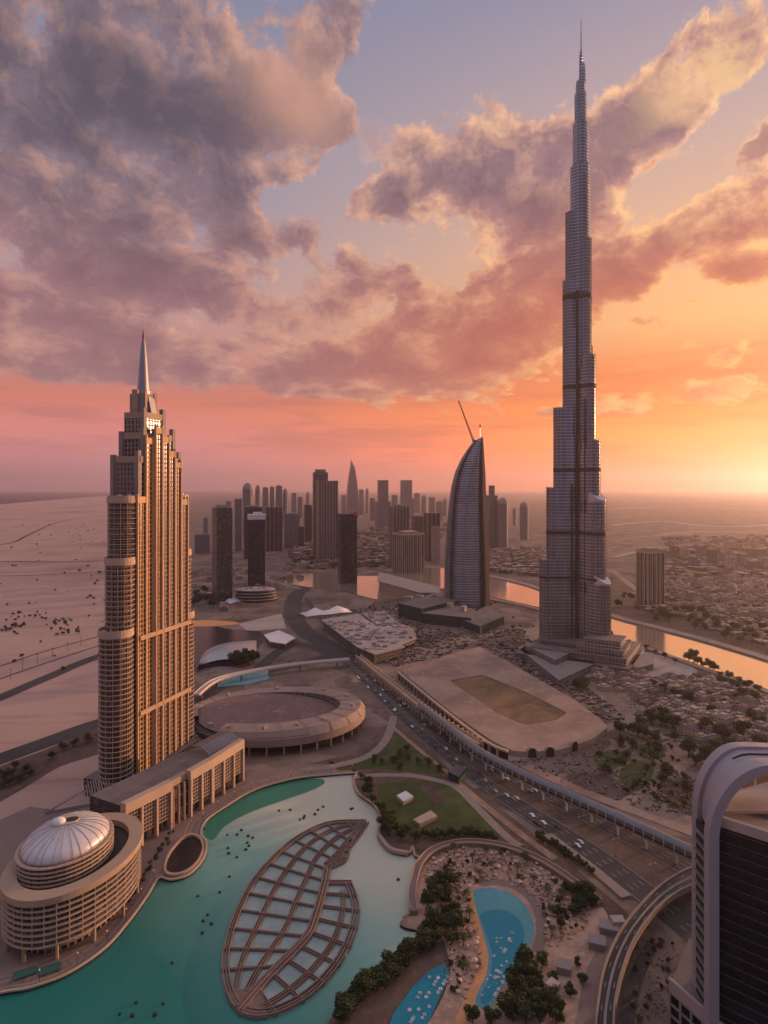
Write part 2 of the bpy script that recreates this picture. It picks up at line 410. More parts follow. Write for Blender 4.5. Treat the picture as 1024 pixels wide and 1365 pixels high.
def fac(name, wall, glass, bay=3.0, floor=3.6, fu=0.6, fv=0.55, rough=0.7, grough=0.18, var=0.5, metal=0.0, blinds=0.16, objvar=0.12):
    """Facade: a grid of window openings in the wall's own metres (UV = metres along, height)."""
    m = bpy.data.materials.new(name); m.use_nodes = True; t = m.node_tree; b = t.nodes['Principled BSDF']; G = NG(t)
    uv = G.new('ShaderNodeUVMap'); u, v, _ = G.sep(uv.outputs[0])
    us, vs = G.m('DIVIDE', u, bay), G.m('DIVIDE', v, floor)
    a, c = G.m('FRACT', us), G.m('FRACT', vs)
    mu = G.m('LESS_THAN', G.m('ABSOLUTE', G.m('SUBTRACT', a, 0.5)), fu / 2)
    mv = G.m('LESS_THAN', G.m('ABSOLUTE', G.m('SUBTRACT', c, 0.5)), fv / 2)
    win = G.m('MULTIPLY', mu, mv)
    wn = G.new('ShaderNodeTexWhiteNoise', noise_dimensions='2D'); G.l.new(G.comb(G.m('FLOOR', us), G.m('FLOOR', vs)), wn.inputs['Vector'])
    tc = G.new('ShaderNodeTexCoord'); n = G.noise(tc.outputs['Object'], 0.07, 5, 0.6)
    oi = G.new('ShaderNodeObjectInfo'); ov = G.m('ADD', 1 - objvar, G.m('MULTIPLY', oi.outputs['Random'], objvar * 2))
    blind = G.m('MULTIPLY', G.m('GREATER_THAN', wn.outputs['Value'], 0.90), blinds)
    gc = G.mix(blind, G.vm('SCALE', glass, scale=G.m('ADD', 1 - var, G.m('MULTIPLY', wn.outputs['Value'], var * 2))), (0.55, 0.45, 0.36, 1))
    wst = G.new('ShaderNodeTexWhiteNoise', noise_dimensions='1D'); G.l.new(G.m('FLOOR', G.m('DIVIDE', u, bay * 1.5)), wst.inputs['W'])
    ov = G.m('MULTIPLY', ov, G.m('ADD', 0.82, G.m('MULTIPLY', wst.outputs['Value'], 0.36)))
    wc = G.vm('SCALE', wall, scale=G.m('MULTIPLY', ov, G.m('ADD', 0.75, G.m('MULTIPLY', n, 0.5))))
    G.l.new(G.mix(win, wc, gc), b.inputs['Base Color'])
    G.l.new(G.m('ADD', G.m('MULTIPLY', win, grough - rough), rough), b.inputs['Roughness'])
    b.inputs['Metallic'].default_value = metal; b.inputs['Specular IOR Level'].default_value = 0.5
    bp = G.new('ShaderNodeBump'); bp.inputs['Strength'].default_value = 0.6; bp.inputs['Distance'].default_value = 0.3
    G.l.new(G.m('SUBTRACT', 1.0, win), bp.inputs['Height']); G.l.new(bp.outputs[0], b.inputs['Normal'])
    return m

M = {}
M['stone'] = mat('sand_stone', (0.40, 0.285, 0.20), 0.8, 0.18, 0.05)
M['stone_light'] = mat('pale_stone', (0.50, 0.37, 0.27), 0.75, 0.15, 0.05)
M['stone_grey'] = mat('grey_stone', (0.27, 0.235, 0.22), 0.8, 0.2, 0.05)
M['roof'] = mat('flat_roof', (0.19, 0.155, 0.14), 0.9, 0.4, 0.15)
M['roof_light'] = mat('pale_roof', (0.40, 0.33, 0.29), 0.8, 0.3, 0.1)
M['white'] = mat('white_paint', (0.72, 0.68, 0.66), 0.5, 0.08, 0.1)
M['metal'] = mat('brushed_metal', (0.36, 0.35, 0.36), 0.35, 0.15, 0.1, metal=0.6)
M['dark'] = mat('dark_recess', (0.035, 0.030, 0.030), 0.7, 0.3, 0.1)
M['dark_glass'] = mat('dark_glazing', (0.03, 0.03, 0.032), 0.15, 0.4, 0.15, spec=0.5)
M['asphalt'] = mat('asphalt', (0.055, 0.050, 0.050), 0.85, 0.3, 0.08)
M['concrete'] = mat('concrete', (0.27, 0.215, 0.185), 0.85, 0.25, 0.12)
M['paving'] = mat('brown_paving', (0.23, 0.165, 0.14), 0.8, 0.25, 0.15)
M['sand'] = mat('packed_sand', (0.34, 0.235, 0.175), 0.95, 0.25, 0.03)
M['grass'] = mat('lawn_grass', (0.062, 0.078, 0.022), 0.95, 0.7, 0.09, bump=.3)
M['tan'] = mat('tan_paving', (0.50, 0.33, 0.235), 0.9, 0.3, 0.15)
M['soil'] = mat('brown_soil', (0.13, 0.088, 0.066), 0.95, 0.4, 0.06)
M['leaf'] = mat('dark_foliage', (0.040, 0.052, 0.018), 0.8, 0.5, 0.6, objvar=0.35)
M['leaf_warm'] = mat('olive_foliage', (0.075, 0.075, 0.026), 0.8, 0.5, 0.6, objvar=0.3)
M['bark'] = mat('bark', (0.10, 0.07, 0.05), 0.9, 0.3, 1.0)
M['red'] = mat('red_paint', (0.45, 0.06, 0.05), 0.5, 0.1, 0.5)
M['sun_glow'] = mat('stone_with_sun_glow', (0.60, 0.37, 0.18), 0.7, 0.15, 0.05)  # bay stone with the reflected golden sunlight put into its colour
M['warm'] = mat('warm_stone', (0.48, 0.32, 0.20), 0.75, 0.15, 0.05)
M['line'] = mat('road_paint', (0.50, 0.46, 0.43), 0.7, 0.4, 0.3)
M['orange'] = mat('ochre_and_painted_sun', (0.62, 0.30, 0.12), 0.6, 0.2, 0.3)  # ochre of the pool deck; also painted sunlight on bank and hood panels
M['navy'] = mat('navy_cladding', (0.025, 0.035, 0.055), 0.2, 0.3, 0.05, spec=0.5)
M['green_net'] = mat('green_scaffold_net', (0.025, 0.055, 0.045), 0.8, 0.4, 0.2, streak=True)

def dirt(name, a, b, c, s1=0.02, s2=0.15, bump=0.2):
    """Trampled earth: patches, wheel-worn streaks and grain in three tones."""
    m = bpy.data.materials.new(name); m.use_nodes = True; t = m.node_tree; bs = t.nodes['Principled BSDF']; G = NG(t)
    v = G.new('ShaderNodeTexCoord').outputs['Object']
    n1 = G.noise(v, s1, 7, 0.62, dist=0.6); n2 = G.noise(v, s2, 6, 0.7)
    mp = G.new('ShaderNodeMapping'); mp.inputs['Rotation'].default_value = (0, 0, 0.55); mp.inputs['Scale'].default_value = (1, 0.06, 1); G.l.new(v, mp.inputs[0])
    n3 = G.noise(mp.outputs[0], 0.16, 5, 0.6)
    col = G.mix(G.sm(n1, .35, .65), (*a, 1), (*b, 1)); col = G.mix(G.m('MULTIPLY', G.sm(n2, .48, .72), .8), col, (*c, 1)); col = G.mix(G.m('MULTIPLY', G.sm(n3, .55, .7), .35), col, (*a, 1))
    G.l.new(col, bs.inputs['Base Color']); bs.inputs['Roughness'].default_value = .95; bs.inputs['Specular IOR Level'].default_value = .15
    bp = G.new('ShaderNodeBump'); bp.inputs['Strength'].default_value = bump; G.l.new(n2, bp.inputs['Height']); G.l.new(bp.outputs[0], bs.inputs['Normal'])
    return m
M['sand'] = dirt('packed_sand_lot', (0.23, 0.155, 0.115), (0.37, 0.255, 0.19), (0.44, 0.32, 0.25))
M['tan'] = dirt('tan_bathing_terrace', (0.36, 0.23, 0.16), (0.52, 0.345, 0.25), (0.60, 0.42, 0.32), .05, .4)
M['soil'] = dirt('dark_worn_soil', (0.085, 0.058, 0.045), (0.145, 0.10, 0.077), (0.20, 0.145, 0.115), .03, .25)
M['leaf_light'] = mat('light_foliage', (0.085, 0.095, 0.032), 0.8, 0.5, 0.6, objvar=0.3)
def water(name, fn, rough, bump, scale, spec=0.5):
    m = bpy.data.materials.new(name); m.use_nodes = True; t = m.node_tree; b = t.nodes['Principled BSDF']; G = NG(t)
    tc = G.new('ShaderNodeTexCoord')
    G.put(b.inputs['Base Color'], fn(G, tc.outputs['Object']))
    b.inputs['Roughness'].default_value = rough; b.inputs['IOR'].default_value = 1.33; b.inputs['Specular IOR Level'].default_value = spec
    n = G.noise(tc.outputs['Object'], scale, 5, 0.6)
    bp = G.new('ShaderNodeBump'); bp.inputs['Strength'].default_value = bump; bp.inputs['Distance'].default_value = 0.5
    G.l.new(n, bp.inputs['Height']); G.l.new(bp.outputs[0], b.inputs['Normal'])
    return m
def lake_col(G, v):
    x, y, z = G.sep(v)
    # shallow pale bed to the north-east, deep turquoise to the south-west
    d = G.m('ADD', G.m('MULTIPLY', G.m('ADD', x, 95.0), 0.0060), G.m('MULTIPLY', G.m('SUBTRACT', y, 262.0), 0.0058))
    d = G.m('ADD', d, G.m('MULTIPLY', G.m('SUBTRACT', G.noise(v, 0.02, 5, 0.6), 0.5), 0.35))
    return G.ramp(d, [(0.0, (0.022, 0.185, 0.155)), (0.30, (0.090, 0.27, 0.22)), (0.60, (0.21, 0.40, 0.335)), (1.0, (0.50, 0.53, 0.41))])
M['lake'] = water('lake_water', lake_col, 0.17, 0.16, 0.30, 0.45)
M['lagoon'] = water('deep_lagoon', lambda G, v: (0.03, 0.20, 0.13, 1), 0.25, 0.1, 0.35, 0.35)
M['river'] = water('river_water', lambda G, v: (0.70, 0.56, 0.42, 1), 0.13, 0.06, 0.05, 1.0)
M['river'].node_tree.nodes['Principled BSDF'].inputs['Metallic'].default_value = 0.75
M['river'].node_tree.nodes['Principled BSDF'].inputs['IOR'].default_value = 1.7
M['sea'] = water('sea_water', lambda G, v: (0.006, 0.010, 0.030, 1), 0.9, 0.1, 0.01, 0.0)
M['pond'] = water('pond_water', lambda G, v: (0.022, 0.020, 0.022, 1), 0.25, 0.1, 0.1)
M['pool'] = water('pool_water', lambda G, v: (0.012, 0.22, 0.30, 1), 0.2, 0.15, 0.8)
M['pool_shallow'] = water('shallow_pool', lambda G, v: G.mix(G.noise(v, 0.6, 4), (0.03, 0.22, 0.27, 1), (0.14, 0.37, 0.41, 1)), 0.2, 0.2, 0.8)

def ground_mat():
    m = bpy.data.materials.new('desert_and_town_ground'); m.use_nodes = True; t = m.node_tree; b = t.nodes['Principled BSDF']; G = NG(t)
    tc = G.new('ShaderNodeTexCoord'); v = tc.outputs['Object']; x, y, z = G.sep(v)
    big = G.noise(v, 0.0016, 6, 0.6); mid = G.noise(v, 0.011, 6, 0.65); fine = G.noise(v, 0.09, 5, 0.7)
    sand = G.mix(mid, (0.40, 0.255, 0.205, 1), (0.56, 0.375, 0.31, 1))
    sand = G.mix(G.sm(big, 0.5, 0.72), sand, (0.27, 0.175, 0.14, 1))
    town = G.mix(G.sm(mid, 0.3, 0.7), (0.10, 0.073, 0.060, 1), (0.24, 0.175, 0.14, 1))
    vo = G.new('ShaderNodeTexVoronoi', voronoi_dimensions='2D'); G.l.new(v, vo.inputs['Vector']); vo.inputs['Scale'].default_value = 0.035
    r, g_, b_ = G.sep(vo.outputs['Color'])
    town = G.mix(G.m('MULTIPLY', r, 0.75), town, G.mix(g_, (0.075, 0.055, 0.046, 1), (0.30, 0.225, 0.185, 1)))
    town = G.mix(G.sm(fine, 0.35, 0.75), town, G.mix(b_, (0.06, 0.048, 0.04, 1), (0.36, 0.27, 0.22, 1)))
    k = G.m('ADD', G.m('DIVIDE', x, G.m('MAXIMUM', y, 60.0)), G.m('MULTIPLY', G.m('SUBTRACT', mid, 0.5), 0.12))
    k = G.sm(k, -0.40, -0.30)
    mpn = G.new('ShaderNodeMapping'); mpn.inputs['Rotation'].default_value = (0, 0, 0.35); mpn.inputs['Scale'].default_value = (0.25, 1.6, 1); G.l.new(v, mpn.inputs[0])
    rip = G.noise(mpn.outputs[0], 0.02, 7, 0.7, dist=0.8)
    sand = G.mix(G.m('MULTIPLY', G.sm(rip, .52, .68), .5), sand, (0.25, 0.165, 0.135, 1)); sand = G.mix(G.m('MULTIPLY', G.sm(fine, .6, .8), .35), sand, (0.20, 0.14, 0.11, 1))
    G.l.new(G.mix(k, sand, town), b.inputs['Base Color']); b.inputs['Roughness'].default_value = 0.95; b.inputs['Specular IOR Level'].default_value = 0.1
    return m
M['ground'] = ground_mat()

# ---------------------------------------------------------------- the setting
def sheet(name, poly, z, m):
    a = MB(); poly = poly if area(poly) > 0 else poly[::-1]
    a.face([(*p, z) for p in poly]); return struct(a.build(name, m))
def slab(name, poly, z0, z1, m, ms=None):
    a = MB(); a.prism(poly, z0, z1, 1 if ms else 0, 0); return struct(a.build(name, [m, ms] if ms else m))
GR = 30000
sheet('ground', [(-GR, -2000), (GR, -2000), (GR, GR), (-GR, GR)], 0, M['ground'])
coast = [g(-420, 690), g(-150, 680), g(0, 672.5), g(60, 667), g(145, 661), g(260, 657.2), g(330, 656.2)]
sheet('sea', coast + [(coast[-1][0], GR - 10), (-GR + 10, GR - 10), (-GR + 10, coast[0][1])], 0.8, M['sea'])
riv_up = [(380, 762), (470, 768), (520, 768), (560, 757.5), (592, 757.5), (650, 767), (690, 776), (720, 785), (812, 822), (870, 838), (940, 857), (1024, 882), (1150, 925), (1300, 985)]
riv_lo = [(380, 778), (472, 792), (500, 799), (530, 799), (560, 790), (600, 783), (652, 795), (720, 810), (812, 849), (870, 866), (925, 886), (1010, 915), (1060, 940), (1200, 1020)]
sheet('river', gl(riv_up) + gl(riv_lo)[::-1], 0.5, M['river'])
def bank(name, px, w, z, m):
    a = MB(); p = catmull(gl(px), 6); a.path(p, w, 0, z, 0, 0); return struct(a.build(name, m))
bank('embankment', [(640, 766), (690, 777), (720, 786), (812, 820.5), (870, 836.5), (940, 855), (1024, 880), (1100, 906)], 16, 2.5, M['concrete'])
bank('embankment', [(600, 786), (652, 799), (720, 814), (812, 852), (870, 868), (925, 888), (1010, 918), (1060, 942)], 9, 2.0, M['concrete'])

# the lake: one sheet, the banks stand over it
lake_poly = [(-80, 1460), (-80, 1250), (90, 1200), (200, 1080), (380, 1030), (500, 1020), (600, 1120), (600, 1240), (560, 1300), (500, 1460)]
sheet('lake', gl(lake_poly), 0.20, M['lake'])
lag = [(272, 1112), (279, 1094), (303, 1077), (342, 1055), (392, 1041), (425, 1038.5), (433, 1042), (428, 1048), (408, 1057), (370, 1070), (330, 1085), (300, 1102), (284, 1120)]
sheet('lagoon_water', catmull(gl(lag), 5, True), 0.26, M['lagoon'])
west_shore = [(-60, 1345), (0, 1324), (40, 1317), (90, 1298), (140, 1264), (172, 1228), (196, 1195), (207, 1177), (214, 1170), (228, 1173), (248, 1168), (264, 1155), (274, 1138), (275, 1122), (268, 1112), (275, 1094),
              (300, 1076), (340, 1053), (392, 1038.5), (432, 1033.5), (478, 1030)]
WS = catmull(gl(west_shore, 1.5), 5)
west_in = [(470, 1020), (400, 1018), (340, 1030), (250, 1085), (150, 1090), (40, 1075), (-60, 1120)]
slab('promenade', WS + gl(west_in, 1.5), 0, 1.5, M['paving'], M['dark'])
a = MB(); a.path(WS, 0.9, 1.4, 2.1); struct(a.build('promenade_kerb', M['stone_light']))
east_shore = [(476, 1030), (472, 1041), (478, 1058), (499, 1074), (507, 1092), (505, 1114), (520, 1132), (544, 1138), (550, 1129), (553, 1140), (560, 1146), (552, 1170), (549, 1195), (552, 1213), (541, 1221), (533, 1231), (545, 1238), (566, 1240), (560, 1252), (545, 1262), (526, 1268), (500, 1295), (480, 1325), (455, 1345), (437, 1363), (420, 1400)]
ES = catmull(gl(east_shore, 1.5), 4)
east_in = [(560, 1480), (780, 1440), (800, 1340), (850, 1240), (835, 1215), (720, 1118), (610, 1034), (545, 978), (522, 962), (505, 985), (480, 1004), (440, 1014)]
slab('park_ground', ES + gl(east_in, 1.5), 0, 1.5, M['soil'], M['dark'])
for o_, w_ in ((3.0, .5), (6.5, .35), (9.5, .5)):
    a = MB(); a.path(offset_line(WS, o_), w_, 1.512); struct(a.build('paving_band', M['stone']))
a = MB()
for p_, q_ in list(zip(offset_line(WS, 3.2), offset_line(WS, 9.3)))[::2]: a.path([p_, q_], .3, 1.518)
struct(a.build('paving_band', M['soil']))
a = MB(); a.path(ES[:58], 1.3, 1.4, 2.2); struct(a.build('park_kerb', M['stone']))
sheet('beach', catmull(gl([(541, 1220), (533, 1231), (545, 1237), (566, 1240), (585, 1232), (575, 1205), (556, 1200)], 1.56), 4, True), 1.56, M['sand'])
sheet('lawn', catmull(gl([(503, 1052), (515, 1044), (560, 1041), (610, 1047), (640, 1068), (672, 1104), (678, 1118), (650, 1120), (600, 1119), (560, 1116), (524, 1104), (510, 1078)], 1.56), 4, True), 1.56, M['grass'])
sheet('lawn', gl([(505, 1000), (521, 970), (596, 1031), (570, 1032), (505, 1024), (452, 1027), (440, 1020), (480, 1012)], 1.60), 1.60, M['grass'])
sheet('bare_soil', catmull(gl([(560, 1046), (578, 1046), (590, 1062), (588, 1074), (574, 1066)], 1.6), 4, True), 1.6, M['soil'])
def lane(name, px, w, z, m):
    a = MB(); a.path(catmull(gl(px, z), 6), w, z); return struct(a.build(name, m))
lane('path', [(470, 1036), (505, 1033), (550, 1034), (590, 1042), (612, 1052), (640, 1080), (672, 1112), (692, 1128)], 5.5, 1.62, M['concrete'])
lane('path', [(607, 1040), (640, 1068), (690, 1108), (740, 1145)], 5.0, 1.64, M['sand'])
lane('path', [(521, 967), (560, 1000), (600, 1032)], 3.5, 1.66, M['sand'])
lane('path', [(525, 955), (515, 985), (490, 1008), (440, 1022), (400, 1026)], 7.0, 1.70, M['concrete'])
sheet('terrace_ground', catmull(gl([(553, 1205), (552, 1172), (562, 1148), (585, 1132), (622, 1124), (672, 1130), (720, 1150), (765, 1178), (800, 1205), (812, 1235), (790, 1290), (775, 1330), (770, 1400), (560, 1420), (590, 1330), (600, 1290), (585, 1240)], 1.6), 4, True), 1.6, M['tan'])
pool_px = [(631, 1188), (645, 1184), (660, 1184), (687, 1194), (705, 1214), (712, 1240), (705, 1264), (696, 1283), (673, 1312), (656, 1341), (646, 1346), (634, 1333), (648, 1299), (651, 1274), (644, 1244), (635, 1213)]
PP = catmull(gl(pool_px, 1.7), 5, True)
sheet('pool_water', PP, 1.7, M['pool_shallow'])
sheet('pool_deep_water', catmull(gl([(640, 1220), (655, 1213), (675, 1214), (692, 1226), (699, 1246), (693, 1268), (676, 1295), (655, 1332), (643, 1338), (641, 1328), (653, 1300), (656, 1272), (648, 1244)], 1.76), 5, True), 1.76, M['pool'])
pool_left = [(632, 1190), (636, 1213), (645, 1244), (652, 1274), (649, 1299), (635, 1332), (620, 1365)]
lane('pool_deck', [(628, 1190), (631, 1213), (639, 1244), (646, 1274), (643, 1299), (628, 1330), (612, 1365)], 4.2, 1.66, M['orange'])
lane('pool_deck', [(640, 1178), (665, 1176), (695, 1186), (715, 1208), (722, 1240), (716, 1270)], 5.0, 1.65, M['paving'])
sheet('stream_water', gl([(553, 1312), (575, 1292), (592, 1284), (600, 1300), (586, 1330), (570, 1365), (548, 1420), (500, 1420), (525, 1350)], 1.68), 1.68, M['pool'])

# roads
def road(name, Lpx, Rpx, z, m, z1=None):
    a = MB(); A = catmull(gl(Lpx, z1 or z), 6); B = catmull(gl(Rpx, z1 or z), 6); n = min(len(A), len(B))
    a.ribbon(A[:n], B[:n], z, z1); return struct(a.build(name, m)), A[:n], B[:n]
hwL = [(452, 880), (480, 908), (520, 948), (565, 990), (610, 1027), (660, 1064), (720, 1106), (790, 1156), (850, 1201), (925, 1262), (1010, 1340)]
hwM = [(459, 879), (489, 906), (532, 946), (580, 985), (627, 1020), (678, 1055), (742, 1093), (806, 1133), (868, 1178), (938, 1228), (1020, 1295)]
hwN = [(461, 879), (492, 906), (536, 946), (585, 984), (634, 1018), (690, 1050), (760, 1086), (830, 1122), (890, 1155), (960, 1196), (1040, 1245)]
hwR = [(470, 878), (503, 904), (549, 943), (600, 980), (652, 1013), (712, 1043), (785, 1078), (852, 1111), (910, 1140), (980, 1175), (1060, 1215)]
_, A1, B1 = road('highway', hwL, hwM, 0.30, M['asphalt'])
_, A2, B2 = road('highway', hwN, hwR, 0.30, M['asphalt'])
road('median', hwM, hwN, 0.22, M['soil'])
def mid(A, B, t): return [(p[0] + (q[0] - p[0]) * t, p[1] + (q[1] - p[1]) * t) for p, q in zip(A, B)]
def dashes(path, w, z, on, off):
    a = MB(); p = resample(path, 1.0); i = 0
    while i + on < len(p): a.path(p[i:i + on + 1], w, z); i += on + off
    return a
for A, B in ((A1, B1), (A2, B2)):
    for t, (on, off) in ((0.05, (60, 0)), (0.29, (4, 7)), (0.52, (4, 7)), (0.75, (4, 7)), (0.96, (60, 0))):
        struct(dashes(mid(A, B, t), 0.22, 0.32, on, off).build('road_markings', M['line']))
lane('road', [(470, 880), (440, 862), (405, 840), (392, 820), (392, 800), (405, 785), (440, 772), (470, 762)], 30, 0.30, M['asphalt'])
lane('road', [(480, 885), (430, 868), (400, 858), (372, 868), (345, 892)], 16, 0.26, M['asphalt'])
lane('road', [(474, 864), (440, 838), (420, 815), (408, 797)], 8, 0.36, M['asphalt'])
lane('road', [(455, 870), (405, 884), (350, 895), (300, 912), (250, 935), (140, 962), (60, 990), (-40, 1026)], 22, 0.22, M['asphalt'])
lane('road', [(-40, 945), (0, 930), (70, 900), (140, 872), (260, 838), (330, 826)], 17, 0.24, M['asphalt'])
lane('road', [(470, 762), (400, 745), (300, 735), (250, 731), (150, 747), (0, 748.5), (-60, 749)], 12, 0.4, M['asphalt'])
lane('track', [(-10, 728), (20, 722), (40, 712), (75, 697), (110, 690)], 14, 0.3, M['soil'])
lane('track', [(-20, 895), (60, 868), (140, 846)], 3, 0.3, M['soil'])
lane('track', [(-20, 912), (60, 884), (140, 858)], 3, 0.3, M['soil'])
lane('track', [(0, 768), (60, 766), (145, 761)], 8, 0.3, M['soil'])
sheet('dark_soil', catmull(gl([(-60, 1050), (0, 1022), (60, 1000), (138, 970), (140, 1000), (80, 1022), (30, 1052), (-40, 1085)]), 4, True), 0.15, M['soil'])
lane('road', [(560, 880), (640, 850), (700, 838), (760, 905), (830, 960), (900, 990), (980, 1040)], 9, 0.25, M['concrete'])
lane('road', [(640, 1005), (690, 1010), (770, 985), (850, 955)], 10, 0.30, M['concrete'])
lane('road', [(700, 1020), (760, 1048), (830, 1075), (925, 1110), (1040, 1150)], 9, 0.24, M['sand'])
lane('road', [(820, 1075), (870, 1050), (905, 1025), (940, 1005)], 7, 0.28, M['sand'])
lane('road', [(816, 760), (870, 800), (930, 820), (1024, 836), (1100, 850)], 14, 0.3, M['concrete'])
lane('road', [(830, 790), (930, 790), (1050, 776)], 12, 0.35, M['concrete'])
lane('road', [(820, 720), (900, 712), (1050, 706)], 22, 0.4, M['sand'])
lane('road', [(812, 690), (900, 686), (1050, 690)], 40, 0.4, M['sand'])
lane('road', [(240, 760), (330, 768), (400, 785)], 12, 0.35, M['concrete'])
lane('service_road', [(871, 1257), (855, 1285), (843, 1320), (834, 1365), (828, 1420)], 5.5, 0.3, M['asphalt'])
lane('verge', [(840, 1230), (805, 1275), (787, 1325), (780, 1400)], 7.5, 1.75, M['paving'])
lane('retaining_strip', [(730, 1112), (790, 1157), (835, 1195)], 6, 1.8, M['concrete'])
# the pond by the far hotel garden, its bank with the sunlight painted in orange
sheet('pond', catmull(gl([(255, 832), (262, 826), (300, 838), (345, 842), (352, 852), (330, 872), (262, 890), (250, 870)]), 4, True), 0.45, M['pond'])
sheet('sun_painted_bank', catmull(gl([(250, 829), (275, 827), (310, 829), (318, 832), (290, 835), (255, 835)]), 4, True), 0.5, M['orange'])
sheet('pale_lot', gl([(318, 832), (375, 818), (382, 838), (330, 842)]), 0.35, M['roof_light'])
# gardens and bare lots on the right
for px, m in (([(792, 1012), (812, 1000), (838, 1010), (822, 1024), (806, 1026)], 'grass'), ([(826, 1030), (850, 1014), (872, 1024), (858, 1050), (836, 1052)], 'grass'), ([(842, 998), (866, 992), (888, 1006), (870, 1012)], 'grass'), ([(770, 1000), (800, 985), (815, 992), (785, 1010)], 'soil'), ([(850, 1000), (880, 985), (925, 1010), (900, 1025)], 'sand'), ([(880, 1060), (915, 1035), (940, 1060), (930, 1090)], 'soil'),
              ([(820, 870), (880, 872), (930, 895), (900, 912), (850, 905)], 'roof_light'), ([(780, 915), (850, 930), (830, 960), (770, 935)], 'sand'), ([(925, 895), (1040, 930), (1040, 985), (930, 925)], 'soil'), ([(818, 825), (700, 780), (820, 770), (1040, 850), (1040, 872)], 'soil'),
              ([(470, 905), (560, 860), (640, 850), (560, 885), (510, 905)], 'sand'), ([(700, 845), (730, 820), (760, 850), (720, 880)], 'sand')):
    sheet('bare_lot' if m != 'grass' else 'garden_lawn', catmull(gl(px), 5, True), 0.16 + R.random() * 0.05, M[m])

